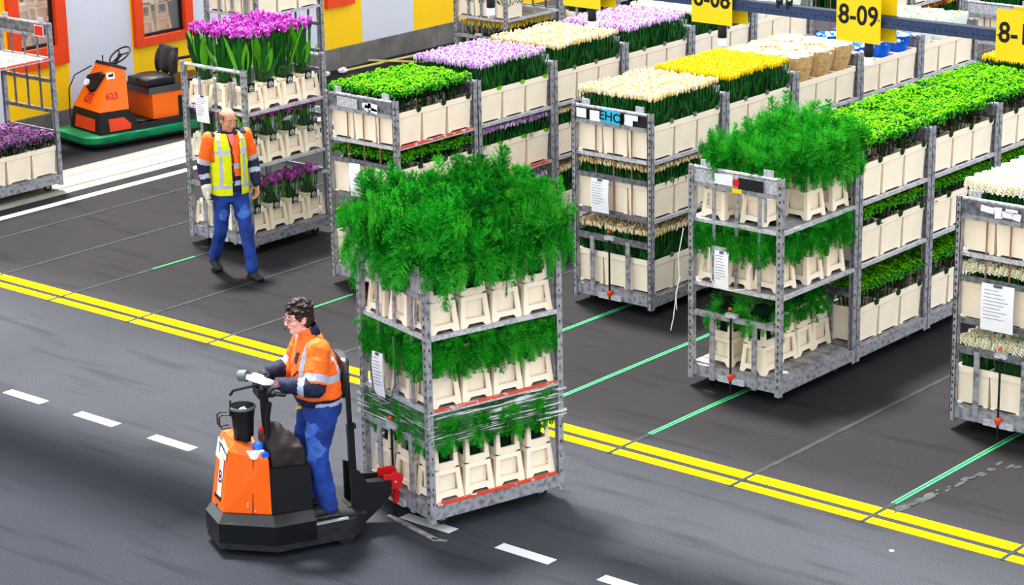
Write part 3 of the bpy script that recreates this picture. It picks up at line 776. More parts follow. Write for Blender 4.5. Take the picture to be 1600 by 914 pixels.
# ------------------------------------------------------------------ loading the trolleys
ORD = ['first', 'second', 'third', 'fourth', 'fifth', 'sixth', 'seventh', 'eighth', 'ninth']
SHELF = {'top': 1.557, 'middle': .977, 'lowest': .2235}
TROLLEY = {}
def trolley_at(key, x, y_front, rz=0.0, label='', group=None, L=1.22):
    if key not in TROLLEY:
        kind, panel = key[:2]
        TROLLEY[key] = build_trolley(kind, L, panel, strip=key[2] if len(key) > 2 else ())
    t = copy_tree(TROLLEY[key]); t.location = (x, y_front+L/2, 0); t.rotation_euler = (0, 0, rz)
    tag(t, label, 'trolley', group or 'parked flower trolleys'); return t
ALONG = ['front', 'middle', 'rear']; ACROSS = ['far', 'centre', 'aisle']
def in_trolley(t, x, y, z):
    c, s = math.cos(t.rotation_euler.z), math.sin(t.rotation_euler.z)
    return (t.location.x+c*x-s*y, t.location.y+s*x+c*y, z)
SKIP = set()
def load(t, phrase, shelf, fl, clip, cells, buckets, sz=1.0, nb=0, fcat=None):
    """square buckets (3 x 3 cells per shelf) and the bunches standing in them; phrase names the trolley"""
    z = SHELF[shelf]; _, _, fdesc, cat = FLOWERS[fl]
    for (i, j) in cells:                                           # i across (2 = aisle side), j along (0 = front)
        p = in_trolley(t, (i-1)*.307, (j-1)*.374, z); rz = t.rotation_euler.z; pos = '%s %s' % (ACROSS[i], ALONG[j])
        tag_id = '%s|%s|%d%d' % (phrase, shelf, i, j)
        if (i, j) in buckets and ('b|'+tag_id) not in SKIP:
            b = place(square(clip), p, rz)
            tag(b, 'cream bucket, %s shelf of %s, %s' % (shelf, phrase, pos), 'bucket', 'square cream flower buckets')
        if ('f|'+tag_id) not in SKIP:
            f = place(flower(fl, i*5+j*3+nb), (p[0], p[1], p[2]+.022), rz + (PI if (i+j) % 2 else 0), sz)
            tag(f, '%s, %s shelf of %s, %s' % (fdesc, shelf, phrase, pos), cat, 'bunches on the parked trolleys')
ALL9 = [(i, j) for i in range(3) for j in range(3)]
SIDE = [(2, 0), (2, 1), (2, 2)]; FRONT = [(0, 0), (1, 0), (2, 0)]; L5 = [(0, 0), (1, 0), (2, 0), (2, 1), (2, 2)]
PITCH = 1.238
ROWS = {
 # name: x, y of the first tow end, trolleys: (label, phrase, frame, panel, top, clip, lower shelves shown)
 'A': (-16.33, 16.78, [
   ('trolley of frilly greenery with thin rusty rods and taped dark panel', 'the rusty-rod trolley', 'rods', 'galvanised_dark', 'kale', 'rosette', 'mr'),
   ('trolley of leafy lilac bunches parked behind the rusty-rod greenery trolley', 'the leafy lilac trolley', 'rods', 'galvanised', 'lilacleaf', 'lime', 'mr'),
   ('trolley of straw cream flowers between two lilac trolleys', 'the straw cream trolley', 'rods', 'galvanised', 'beige', 'grey', 'mr'),
   ('trolley of plain lilac flowers behind the straw cream trolley', 'the plain lilac trolley', 'rods', 'galvanised', 'lilac', 'grey', ''),
   ('trolley of white flowers behind the plain lilac trolley', 'the white flower trolley', 'rods', 'galvanised', 'white', 'grey', ''),
   ('trolley of white green-trimmed sleeves ending the lilac row', 'the last sleeved trolley', 'rods', 'galvanised', 'wrapw', None, '')]),
 'B': (-13.92, 17.76, [
   ('trolley of cream flowers with a blue lettered sticker on its panel', 'the blue-sticker trolley', 'rods', 'black', 'cream', 'grey', 'mr'),
   ('trolley of yellow flowers behind the blue-sticker trolley', 'the yellow flower trolley', 'rods', 'galvanised', 'yellow', 'grey', 'mr'),
   ('trolley of brown paper sleeves behind the yellow flower trolley', 'the brown paper trolley', 'rods', 'galvanised', 'kraft', None, ''),
   ('trolley of bright blue paper sleeves', 'the blue paper trolley', 'rods', 'galvanised', 'blue', None, ''),
   ('trolley of white sleeves directly behind the blue paper trolley', 'the first sleeved trolley', 'rods', 'galvanised', 'wrapw', None, '')]),
 'C': (-11.50, 17.63, [
   ('trolley of frilly greenery coupled behind the half-empty fern trolley', 'the first greenery trolley', 'rods', 'galvanised', 'kale', 'rosette', 'mr'),
   ('second trolley of frilly greenery behind the half-empty fern trolley', 'the second greenery trolley', 'rods', 'galvanised', 'kale', 'rosette', 'mr'),
   ('third trolley of frilly greenery behind the half-empty fern trolley', 'the third greenery trolley', 'rods', 'galvanised', 'kale', 'rosette', 'mr'),
   ('trolley of yellow flowers ending the long greenery row', 'the last yellow trolley', 'rods', 'galvanised', 'yellow', None, '')]),
 'D': (-9.08, 16.80, [
   ('trolley of ivory white spikes beside the picture edge, paper on its front', 'the ivory spike trolley', 'rods', 'galvanised_dark', 'spike', None, 'mr')]),
}
FIRST = {}
for row, (x, y0, lst) in ROWS.items():
    for k, (label, phrase, frame, panel, top, clip, low) in enumerate(lst):
        t = trolley_at((frame, panel) + (((1.555,),) if (row, k) == ('A', 0) else ((.975,),) if (row, k) == ('A', 1) else ()), x, y0+k*PITCH, 0, label)
        FIRST[(row, k)] = t
        lead = k == 0 and row != 'C'
        load(t, phrase, 'top', top, clip, ALL9, L5 if lead else SIDE, 1.0, k)
        cells = L5 if lead else SIDE
        szl = .86 if top == 'kale' else .79
        if 'm' in low or lead: load(t, phrase, 'middle', top, clip, cells if not lead else ALL9, cells, szl, k+1)
        if 'r' in low or lead: load(t, phrase, 'lowest', top, clip, cells, cells, .98, k+2)

# --- half-empty fern trolley heading the third row
tC = trolley_at(('flats', 'galvanised_light'), -11.50, 16.39, 0, 'half-empty fern trolley with bare lowest deck and pale name panel')
def fern_set(t, phrase, shelf, cells, big, tilt=None):
    for n, (x, y, pos, up) in enumerate(cells):
        big_ = big if not isinstance(big, (list, tuple)) else big[n]
        p = in_trolley(t, x, y, SHELF[shelf]+up)
        b = place(frame_bucket(), p, t.rotation_euler.z + random.Random(n*3+1).uniform(-.12, .12)*(1 if up == 0 and tilt else .2))
        tag(b, 'cream frame bucket, %s shelf of %s, %s' % (shelf, phrase, pos), 'bucket', 'cream frame buckets')
        f = place(fern(n, big_), (p[0], p[1], p[2]+.03), random.Random(n*5+int(x*100)).uniform(0, 6.28))
        tag(f, 'feathery green fern bunch, %s shelf of %s, %s' % (shelf, phrase, pos), 'bunch of greenery', 'bunches of feathery fern')
ph = 'half-empty fern trolley'
fern_set(tC, ph, 'top', [(-.27, -.40, 'far front', 0), (.13, -.38, 'aisle front', 0), (.30, .02, 'aisle middle', 0), (.30, .40, 'aisle rear', .0), (-.20, .08, 'far middle', 0), (-.14, .42, 'far rear', 0)], (6, 6, 4, 5, 4, 5), True)
fern_set(tC, ph, 'middle', [(-.30, -.40, 'far front', 0), (0.0, -.40, 'centre front', 0), (.26, -.36, 'aisle front', 0), (.31, .0, 'aisle middle', 0), (.31, .34, 'aisle rear', 0), (-.1, .1, 'centre', 0)], 1, True)
fern_set(tC, ph, 'lowest', [(-.19, -.40, 'far front', 0), (.17, -.42, 'aisle front', 0), (.10, -.08, 'second from the front', 0), (.10, .19, 'third from the front', 0), (.10, .46, 'rear', 0)], 0, True)

# --- the trolley being towed: ferns on three levels, the lowest wrapped in film
A15 = -.262
tF = build_trolley('flats', 1.25, 'galvanised_light', strip=(.975,)); tF.name = 'flower_trolley'
FR = Vector((-11.456, 12.374)); ex = Vector((math.cos(A15), math.sin(A15))); ey = Vector((-math.sin(A15), math.cos(A15)))
cF = FR - ex*TW/2 + ey*.625
tF.location = (cF.x, cF.y, .012); tF.rotation_euler = (0, 0, A15)
tag(tF, 'fern-loaded trolley being towed behind the orange stand-on tractor', 'trolley', 'parked flower trolleys')
pf = 'the towed trolley'; q4 = ['front', 'second', 'third', 'rear']; q3 = ['far side', 'centre', 'near side']
TOPC = [((i-1)*.315, (j-1.5)*.285, '%s %s' % (q3[i], q4[j]), .0) for i in range(3) for j in range(4)]
fern_set(tF, pf, 'top', TOPC, 2)
fern_set(tF, pf, 'middle', TOPC, 1)
fern_set(tF, pf, 'lowest', TOPC, 3)
def film_wrap(t, z0, z1, label, name='stretch_wrap', hw=.505, hl=.645, m='stretch_film', bulge=.012):
    b = MB(); rings = []; n = 9
    for i in range(n+1):
        z = z0+(z1-z0)*i/n; r = random.Random(i*7+3); o = bulge*math.sin(PI*i/n)
        pts = []
        for (ax, ay, bx, by) in ((-hw,-hl,hw,-hl),(hw,-hl,hw,hl),(hw,hl,-hw,hl),(-hw,hl,-hw,-hl)):
            for k in range(8):
                t_ = k/8; x = ax+(bx-ax)*t_; y = ay+(by-ay)*t_; nx, ny = (by-ay), -(bx-ax); ln = math.hypot(nx, ny); s = math.sin(PI*t_)
                w = (-.02*s + r.uniform(-.006,.006)*s) + o*0
                pts.append(Vector((x+nx/ln*w, y+ny/ln*w, z+r.uniform(-.006,.006))))
        rings.append(pts)
    b.loft(rings, False)
    o = b.obj(name, M[m], smooth=60); o.location = t.location; o.rotation_euler = t.rotation_euler
    return tag(o, label, 'plastic wrap')
q = MB(); q.box((TW/2+.001, 0, .2165), (.003, 1.12, .013)); q.box((TW/2-.02, 0, .2240), (.03, 1.12, .002)); q.obj('edge_strip', M['red_strip'], tF)
film_wrap(tF, .69, .985, 'clear stretch film wound around the towed trolley under its middle shelf')

# --- pink curcuma trolley behind the walking man
tE = trolley_at(('flats', 'galvanised_light'), -18.70, 16.98, .0, 'trolley of tall pink curcuma blooms behind the walking man')
for ch in list(tE.children):
    if ch.name.startswith('end_panel'): bpy.data.objects.remove(ch)
b = MB(); b.tube([(-.44, -.585, 2.0), (.44, -.585, 2.0)], .02, 8); b.obj('top_rail', M['galvanised_light'], tE)
b = MB(); b.tube([(-.44, .585, 2.0), (.44, .585, 2.0)], .02, 8); b.obj('top_rail', M['galvanised_light'], tE)
pe = 'the pink curcuma trolley'
for shelf, tall in (('top', True), ('middle', False), ('lowest', False)):
    for i in range(3):
        for j in range(4):
            if shelf != 'top' and not (i == 2 or j == 0): continue
            p = in_trolley(tE, (i-1)*.315, (j-1.5)*.285, SHELF[shelf])
            pos = '%s %s' % (q3[i], q4[j])
            if i == 2 or j == 0:
                b_ = place(frame_bucket(False), p, 0, 1.0); tag(b_, 'cream frame bucket, %s shelf of %s, %s' % (shelf, pe, pos), 'bucket', 'cream frame buckets')
                if i == 2:
                    q = MB(); q.mi = 0; q.box((.124, -.03, .262), (.004, .095, .095), Matrix.Rotation(.12, 3, 'Y')); q.mi = 1
                    q.tube([Vector((0.1275, -.03+.027*math.cos(a), .255+.027*math.sin(a))) for a in [2*PI*k/14 for k in range(15)]], .0032, 4, False)
                    q.box((0.1275, -.03, .253), (.004, .034, .006)); q.box((0.1275, -.03, .265), (.004, .006, .024)); q.obj('black_tag', [M['tag_black'], M['white']], b_)
            f = place(curcuma(i+j, tall), (p[0], p[1], p[2]+.032), random.Random(i*4+j).uniform(0, 6), 1.0)
            tag(f, 'pink curcuma bunch, %s shelf of %s, %s' % (shelf, pe, pos), 'bunch of flowers', 'bunches of pink curcuma')
film_wrap(tE, 1.22, 1.535, 'thin clear film around the middle shelf of the pink curcuma trolley', hw=.5, hl=.62, m='sleeve_film')
film_wrap(tE, .46, .95, 'thin clear film around the lowest shelf of the pink curcuma trolley', hw=.5, hl=.62, m='sleeve_film')

# --- trolleys in the side lane and beyond
tL = build_trolley('rods', 1.22, 'galvanised_dark', (1.62,), (1.62,)); tL.location = (-22.65, 17.04, 0)
tag(tL, 'half-empty lane trolley with bare upper shelf and red reflector', 'trolley', 'lane trolleys')
q = MB(); q.mi = 0; q.box((.30, .575, 1.925), (.15, .004, .115)); q.mi = 1; q.box((.30, .573, 1.925), (.16, .004, .125)); r_ = q.obj('red_reflector', [M['red'], M['white']], tL); r_['label'] = 'red reflector'
q = MB(); q.mi = 0; q.box((.30, .56, 1.925), (.15, .004, .115)); q.mi = 1; q.box((.30, .563, 1.925), (.165, .004, .13)); q.obj('red_reflector', [M['red'], M['white']], tL)
load(tL, 'the half-empty lane trolley', 'lowest', 'purple', None, ALL9, SIDE, .96)
tH = build_trolley('flats', 1.22, 'galvanised_light', (1.60,)); tH.location = (-22.65, 21.55, 0)
tag(tH, 'lane trolley with white buckets on its upper shelf, beyond the pink blooms', 'trolley', 'lane trolleys')
for (i, j) in L5:
    p = in_trolley(tH, (i-1)*.307, (j-1)*.374, 1.603); b_ = place(square(None), p)
    tag(b_, 'empty white bucket on the far lane trolley, %s %s' % (ACROSS[i], ALONG[j]), 'bucket', 'square cream flower buckets')
tG = trolley_at(('flats', 'galvanised'), -22.05, 25.15, 0, 'far trolley against the yellow wall with cream tubs and dark leaves', 'far trolleys')
load(tG, 'the far trolley by the wall', 'middle', 'white', None, FRONT[:2]+[(2,0)], [(0,0),(1,0),(2,0)], .5)
load(tG, 'the far trolley by the wall', 'lowest', 'sun', None, L5, L5, 1.05)
tG2 = trolley_at(('flats', 'galvanised'), -19.75, 24.75, 0, 'far trolley with a red panel behind the lilac flowers', 'far trolleys')
load(tG2, 'the far red-panel trolley', 'middle', 'sun', None, L5, L5, .95)
q = MB(); q.box((-.24, -.60, 1.62), (.42, .03, .14)); q.obj('red_panel', M['red'], tG2)
tG3 = trolley_at(('flats', 'galvanised'), -18.40, 25.6, 0, 'far trolley of dark yellow-headed bunches beside the red-panel trolley', 'far trolleys')
load(tG3, 'the far trolley beside the red panel', 'middle', 'sun', None, L5, L5, .95)
for k, (lab, ph_, top) in enumerate((('far trolley of buckets past the gap in the lilac row', 'the far trolley past the gap', 'white'), ('far trolley with rust orange flowers under its top shelf', 'the far rust-orange trolley', 'rust'), ('last far trolley of the lilac line behind the rust-orange one', 'the last far trolley', 'rust'))):
    t = trolley_at(('rods', 'galvanised_light'), -16.33, 25.3+k*PITCH, 0, lab, 'far trolleys')
    load(t, ph_, 'top', 'white' if k == 0 else 'rust', None, SIDE if k else ALL9, SIDE, 1.0)
    load(t, ph_, 'middle', top, None, SIDE, SIDE, .8)
tB6 = trolley_at(('rods', 'galvanised_light'), -13.70, 24.9, 0, 'far trolley with clean pale end panel past the white sleeves', 'far trolleys')
load(tB6, 'the far pale-panel trolley', 'top', 'white', None, FRONT, FRONT, 1.0)
# frame buckets stacked behind the windows, standing in for reflections in the panes
for n, (y, h) in enumerate(((19.0, 4), (19.35, 4), (19.68, 5), (21.45, 4), (21.75, 5))):
    for k in range(h):
        b_ = place(frame_bucket(), (-25.0, y, .04+k*.46), .15*(n % 3-1), 1.0, 1.08)
        tag(b_, 'cream frame bucket behind the %s window as its reflection, %s pile, %s from the floor' % ('first' if n < 3 else 'second', ORD[n if n < 3 else n-3], ORD[k]), 'bucket', 'cream frame buckets')
# ------------------------------------------------------------------ stand-on tow tractor (x = forward, y = driver's left)
VO = (-12.12, 11.90); VRZ = math.atan2(-.866, -.5)
def build_stand_tractor():
    t = empty('tow_tractor', (VO[0], VO[1], 0), VRZ); tag(t, 'orange and black stand-on tow tractor driven by the woman in orange jacket', 'tow tractor')
    A = -.10
    side = [(.856,-.236),(.835,.085),(.452,.320),(-.16,.262),(-.30,.10),(-.30,-.28),(-.16,-.46),(.452,-.52),(.80,-.30)]
    b = MB(); b.prism(side, .05, .20); b.prism([(x*.98-.0, y*.97, 0) for x, y in side], .20, .205) if False else None
    b.obj('chassis', M['chassis'], t)
    b = MB(); fr = [(.862,-.238),(.838,.088),(.458,.322),(.14,.300),(.14,-.50),(.458,-.522),(.80,-.31)]
    top = [(.815,-.232),(.79,.05),(.455,.235),(.14,.215),(.14,-.42),(.455,-.44),(.765,-.29)]
    b.loft([[Vector((x,y,.10)) for x,y in fr],[Vector((x,y,.25)) for x,y in fr],[Vector((x,y,.31)) for x,y in top]])
    b.obj('front_skirt', M['black_gloss'], t)
    b = MB()                                                       # orange hood: sloping top, sloping nose
    bot = [(.812,-.238,.30),(.786,.012,.30),(.455,.202,.30),(.455,-.405,.30),(.77,-.28,.30)]
    mid = [(.735,-.230,.80),(.712,.0,.775),(.455,.190,.735),(.455,-.392,.735),(.70,-.262,.80)]
    tp  = [(.700,-.222,.872),(.655,-.01,.845),(.462,.165,.757),(.462,-.36,.757),(.66,-.25,.872)]
    b.loft([[Vector(p) for p in bot],[Vector(p) for p in mid],[Vector(p) for p in tp]])
    h = b.obj('hood', M['hood_orange'], t)
    def along(p, q, f): return Vector(p)*(1-f)+Vector(q)*f
    q = MB(); s0 = along(bot[1], bot[2], .62); s1 = along(mid[1], mid[2], .62); s2 = along(tp[1], tp[2], .62); n = Vector((.2,.33,.02)).normalized()*.003
    q.bar(s0+n, s1+n, .006, .004, n); q.bar(s1+n, s2+n, .006, .004, n); q.obj('panel_seam', M['black'], h)
    q = MB()
    for f, zz in ((.52,.36),(.52,.385),(.67,.33)): q.ball(along(bot[1], bot[2], f)+Vector((0,0,zz-.30))*1.0+n*1.5-Vector((.012,.004,0))*(zz-.3)*4, .008, 8, 5)
    q.obj('bolts', M['alu'], h)
    # nose sheets and lettering, lying on the sloping nose face
    e1 = (Vector(bot[1])-Vector(bot[0])); e1.normalize(); up = (Vector(mid[0])-Vector(bot[0])).normalized(); nn = e1.cross(up).normalized()
    up = nn.cross(e1).normalized(); Rm = Matrix((e1, up, nn)).transposed(); o0 = Vector(bot[0])
    def on_nose(u, v, d=.003): return o0 + e1*u + up*v + nn*d
    def sheet(name, m, u0, u1, v0, v1, d, rot=0):
        q = MB(); q.box((0,0,0), (u1-u0, v1-v0, .002)); o = q.obj(name, M[m], h); o.location = on_nose((u0+u1)/2, (v0+v1)/2, d); o.rotation_euler = (Rm @ Matrix.Rotation(rot, 3, 'Z')).to_euler(); return o
    s1_ = sheet('white_strip', 'paper', .10, .185, .10, .50, .003)
    s2_ = sheet('white_strip', 'paper', .015, .185, .37, .52, .0045, -.12)
    s3_ = sheet('name_sheet', 'paper', .11, .25, .42, .535, .008, -.35)
    sheet('yellow_tape', 'sign_yellow', .155, .20, .40, .425, .009, -.35)
    for tx, u, v, sz, rot, d in (('T', .085, .46, .10, -.12, .0072), ('B', .143, .25, .135, 0, .005), ('ANGELIKA', .18, .478, .030, -.35, .0105)):
        k = text_mesh('lettering', tx, sz, M['ink_black'], h, on_nose(u, v, d), (Rm @ Matrix.Rotation(rot, 3, 'Z')).to_euler(), .001, .002 if len(tx) == 1 else 0)
    sheet('handle_slot', 'black', .06, .20, .075, .105, .006)
    q = MB(); q.disc(on_nose(.12, .02, .002), nn, .012, 12, .006); q.obj('lock', M['black'], h)
    b = MB(); b.prism([(.455,.195),(.14,.20),(.14,-.40),(.455,-.40)], .20, .66); b.obj('battery_cover', M['black'], t)
    b = MB(); b.box((-.07, -.10, .204), (.42, .60, .012)); b.obj('platform_mat', M['rubber'], t)
    b = MB(); b.bar((.19, .283, .212), (-.12, .250, .212), .03, .012); b.obj('step_edge', M['alu'], t)
    # steering column, control head and hand loops
    b = MB(); b.tube([(.37,-.02,.64),(.41,-.02,.95),(.42,-.02,1.20)], .034, 10); b.tube([(.40,.07,.66),(.43,.09,1.0),(.41,.12,1.16)], .02, 8)
    b.box((.42,-.02,1.215), (.12,.18,.07)); b.obj('steering_column', M['black'], t, smooth=40)
    b = MB(); b.tube([(.40,-.25,1.265),(.41,-.12,1.275),(.42,0,1.25),(.41,.12,1.275),(.40,.26,1.265)], .016, 10)
    for s in (-1, 1): b.tube([(.40,s*.25,1.265),(.33,s*.27,1.255),(.30,s*.18,1.235),(.36,s*.08,1.22)], .013, 8)
    b.obj('handlebar', M['black'], t, smooth=60)
    b = MB(); b.mi = 0; b.tube([(.50,-.17,1.29),(.55,-.215,1.285)], [.045,.042], 14); b.tube([(.43,-.05,1.27),(.50,-.16,1.285)], .022, 8); b.mi = 1; b.tube([(.551,-.216,1.285),(.553,-.218,1.285)], .034, 14)
    b.obj('control_pod', [M['clip_grey'], M['black']], t, smooth=40)
    b = MB(); b.box((.46, .06, 1.325), (.09, .21, .035), Euler((0, -.25, .45)).to_matrix()); b.box((.47, .055, 1.36), (.03,.10,.02), Euler((0, -.25, .45)).to_matrix()); b.obj('taped_scanner', M['white'], t)
    b = MB(); b.tube([(.45,.0,1.27),(.62,-.14,1.20),(.64,-.16,1.16)], .012, 8); b.obj('cable', M['black'], t)
    # bucket hanging on the hood and wire holder
    b = MB(); c = (.565,-.11,0); b.lathe([(.075,.85),(.083,.98),(.098,1.08),(.103,1.085),(.094,1.085),(.080,.98),(.072,.87)], c, 20, True); bk = b.obj('black_bin', M['black'], t, smooth=50)
    b = MB(); b.lathe([(.1005,1.066),(.1045,1.082),(.0985,1.09),(.095,1.082)], c, 20, False); b.obj('bin_rim', M['clip_grey'], bk, smooth=60)
    r = random.Random(4); b = MB()
    for i in range(7): b.box((.565+r.uniform(-.05,.05), -.11+r.uniform(-.05,.05), 1.03+r.uniform(-.01,.02)), (.05,.04,.003), Euler((r.uniform(-.5,.5), r.uniform(-.5,.5), r.random()*3)).to_matrix())
    b.obj('paper_scraps', M['paper'], bk)
    b = MB(); b.box((.565,-.11,.835), (.09,.09,.06)); b.tube([(.64,-.06,.80),(.62,-.08,.93)], .018, 8); b.obj('bin_bracket', M['black'], t)
    b = MB()
    for dy in (-.02, .05): b.tube([(.665,-.17+dy,1.02),(.71,-.19+dy,1.02),(.735,-.20+dy,1.0),(.735,-.20+dy,.93),(.715,-.19+dy,.905),(.66,-.165+dy,.92)], .006, 6)
    b.tube([(.735,-.22,.98),(.735,-.15,.98)], .005, 6); b.tube([(.665,-.09,1.02),(.655,-.10,1.14)], .008, 6); b.obj('wire_holder', M['black'], t)
    b = MB(); b.mi = 0; b.ball((.50,.055,.805), .042, 12, 8); b.mi = 1; b.box((.53,.085,.765), (.10,.10,.05), Matrix.Rotation(.4, 3, 'Z')); b.mi = 0; b.box((.47,.14,.765), (.05,.05,.03)); b.obj('blue_cap', [M['wrap_blue'], M['paper']], t, smooth=40)
    # dark bag strapped behind the hood
    b = MB(); b.box((.30,.03,.73), (.26,.30,.16)); b.ball((.33,.03,.80), (.125,.15,.12), 14, 10); b.ball((.36,.04,.89), (.07,.09,.09), 12, 8); b.ball((.36,-.14,.80), (.09,.12,.12), 12, 8)
    me = blob(b, 'storage_bag', M['bag_dark'], .014, 3)
    for v in me.vertices: v.co += v.normal*.012*noise.noise(v.co*14)
    link('storage_bag', me, t)
    b = MB(); b.box((.46,.03,.93), (.02,.05,.03)); k = b.obj('red_light', M['red'], t)
    # back rest on its mast
    b = MB(); n = 12
    def pad(xo, s): return [Vector((-.165-.11*(z-1.41)*-1*-1+xo, -.06+y*s, z)) for y, z in [(.19*math.copysign(abs(math.cos(a))**.5, math.cos(a)), 1.25+.165*math.copysign(abs(math.sin(a))**.6, math.sin(a))) for a in [2*PI*k/24 for k in range(24)]]]
    b.loft([pad(0,.9), pad(-.012,1), pad(-.045,1), pad(-.055,.92)]); b.obj('back_rest', M['vinyl'], t, smooth=45)
    b = MB(); b.bar((-.235,-.06,1.23),(-.245,-.06,.80),.034,.034); b.bar((-.245,-.06,.84),(-.255,-.06,.32),.05,.05); b.tube([(-.245,-.035,.86),(-.26,.02,.865),(-.262,.025,.83)], .010, 6); b.box((-.225,-.06,1.235),(.05,.07,.05)); b.obj('mast', M['black'], t)
    b = MB()                                                       # drawbar bracket
    for s in (-.14, .06): b.loft([[Vector((x, s+dy, z)) for x, z in ((-.20,.13),(-.20,.53),(-.27,.50),(-.33,.40),(-.52,.385),(-.52,.28),(-.40,.16),(-.30,.08))] for dy in (-.012, .012)])
    b.box((-.40,-.04,.34), (.22,.18,.03)); b.box((-.25,-.04,.16), (.14,.20,.12)); b.obj('drawbar', M['black'], t)
    b = MB(); b.mi = 0
    for s in (-.135, .035): b.loft([[Vector((x, s+dy, z)) for x, z in ((-.47,.31),(-.47,.425),(-.60,.425),(-.625,.39),(-.60,.30))] for dy in (-.008, .008)])
    b.box((-.52,-.05,.32), (.10,.16,.02)); b.tube([(-.585,-.05,.16),(-.585,-.05,.40)], .026, 10); b.mi = 1
    for x in (-.50,-.56): b.ball((x, .045, .36), .010, 8, 5)
    b.obj('red_coupling', [M['red'], M['alu']], t)['label'] = 'red coupling jaw'
    for x, y in ((-.10,.215),(-.10,-.40),(.55,-.09)):
        b = MB(); b.mi = 0; b.tube([(x,y-.03,.075),(x,y+.03,.075)], .075, 18); b.mi = 1; b.tube([(x,y-.033,.075),(x,y+.033,.075)], .035, 12); b.obj('wheel', [M['rubber'], M['clip_grey']], t, smooth=40)
    return t
build_stand_tractor()

# ------------------------------------------------------------------ seated tow tractor 623 parked by the wall
def build_parked_tractor():
    a = math.radians(10); t = empty('tow_tractor', (-23.75, 20.0, 0), math.atan2(-math.cos(a), -math.sin(a)))
    tag(t, 'orange sit-on tow tractor numbered 623 with green bumper, parked by the wall', 'tow tractor')
    def uu(x0, xf, hw, z, n=9):                                    # U-shaped outline with rounded nose
        r = .22; pts = [(x0, -hw)]
        for k in range(n): an = -PI/2+PI/2*k/(n-1); pts.append((xf-r+r*math.cos(an), -hw+r+r*math.sin(an)))
        for k in range(n): an = PI/2*k/(n-1); pts.append((xf-r+r*math.cos(an), hw-r+r*math.sin(an)))
        pts.append((x0, hw)); return [Vector((x, y, z)) for x, y in pts]
    b = MB(); b.loft([uu(-1.25,.80,.47,.07), uu(-1.25,.82,.485,.09), uu(-1.25,.82,.485,.165), uu(-1.25,.79,.465,.18)]); b.obj('bumper', M['bumper_green'], t, smooth=40)
    b = MB(); b.loft([uu(-1.22,.76,.43,.03), uu(-1.22,.76,.43,.08)]); b.obj('chassis', M['black'], t)
    b = MB(); b.prism([(.62,-.34),(.62,.41),(.0,.43),(.0,-.36)], .17, .46, [(.575,-.30,.46),(.575,.37,.46),(.16,.41,.46),(.16,-.34,.46)]); lb = b.obj('nose_base', M['black'], t)
    b = MB(); b.quad((.618,-.20,.22),(.618,.28,.22),(.600,.26,.36),(.600,-.19,.36)); b.quad((.46,.412,.21),(.12,.425,.21),(.24,.403,.36),(.46,.395,.36)); b.prism([(.605,-.21),(.622,-.21),(.622,.29),(.605,.29)], .215, .365, [(.58,-.2,.365),(.604,-.2,.365),(.604,.27,.365),(.58,.27,.365)])
    b.loft([[Vector((x,y,z)) for x,z,y in ((.47,.21,.40),(.10,.21,.415),(.25,.37,.40),(.47,.37,.385))],[Vector((x,y,z)) for x,z,y in ((.47,.21,.426),(.10,.21,.436),(.25,.37,.414),(.47,.37,.402))]]); b.obj('orange_panel', M['orange_red'], t)
    b = MB(); bot = [(.575,-.30,.465),(.575,.37,.465),(.17,.41,.465),(.17,-.33,.465)]; tp = [(.31,-.10,1.03),(.29,.215,1.03),(.09,.25,.95),(.09,-.15,.95)]
    b.loft([[Vector(p) for p in bot],[Vector(p) for p in tp]]); hd = b.obj('hood', M['orange_body'], t)
    b = MB(); b.loft([[Vector((x,y,z)) for x,y,z in ((.325,-.11,1.02),(.305,.225,1.02),(.075,.265,.94),(.075,-.165,.94))],[Vector((x,y,z+.035)) for x,y,z in ((.30,-.10,1.02),(.28,.21,1.02),(.075,.25,.94),(.075,-.15,.94))]]); b.obj('dashboard', M['black'], t)
    b = MB(); b.tube([(.25,-.03,1.04),(.25,-.03,1.10)], .008, 6); b.ball((.25,-.03,1.105), .013, 8, 5); b.obj('lever', M['black'], t)
    # sloping faces for the numbers
    def face(p0, p1, p2):
        e = (Vector(p1)-Vector(p0)).normalized(); u = (Vector(p2)-Vector(p0)); n = e.cross(u).normalized(); u = n.cross(e); return e, u, n, Matrix((e, u, n)).transposed().to_euler()
    e, u, n, R = face(bot[0], bot[1], tp[0]); o = Vector(bot[0])
    b = MB(); P = lambda a_, c_, d: o+e*a_+u*c_+n*d
    b.loft([[P(.28,.36,.001),P(.52,.40,.001),P(.60,.36,.001),P(.64,.28,.001),P(.40,.16,.001),P(.32,.16,.001)],[P(.30,.37,.05),P(.51,.40,.05),P(.57,.36,.06),P(.59,.28,.09),P(.41,.17,.10),P(.33,.17,.09)]]) if False else None
    b.loft([[P(.14,.44,.0),P(.40,.52,.0),P(.52,.50,.0),P(.40,.25,.0),P(.30,.22,.0),P(.15,.30,.0)],[P(.16,.43,.04),P(.38,.50,.03),P(.50,.485,.025),P(.39,.27,.03),P(.30,.24,.04),P(.17,.31,.045)]]); b.obj('lamp_housing', M['black'], t)
    b = MB(); b.disc(P(.225,.335,.055), n, .045, 14, .03); b.obj('headlamp', M['paper'], t)
    text_mesh('number', '623', .125, M['red'], hd, P(.30,.125,.003), R, .001, .002)
    q = MB(); q.box((0,0,0), (.15,.03,.003)); pl = q.obj('name_strip', M['red'], hd); pl.location = P(.33,.205,.004); pl.rotation_euler = R
    e2, u2, n2, R2 = face(bot[1], bot[2], tp[1]); o2 = Vector(bot[1])
    text_mesh('number', '623', .12, M['red'], hd, o2+e2*.21+u2*.19+n2*.003, R2, .001, .002)
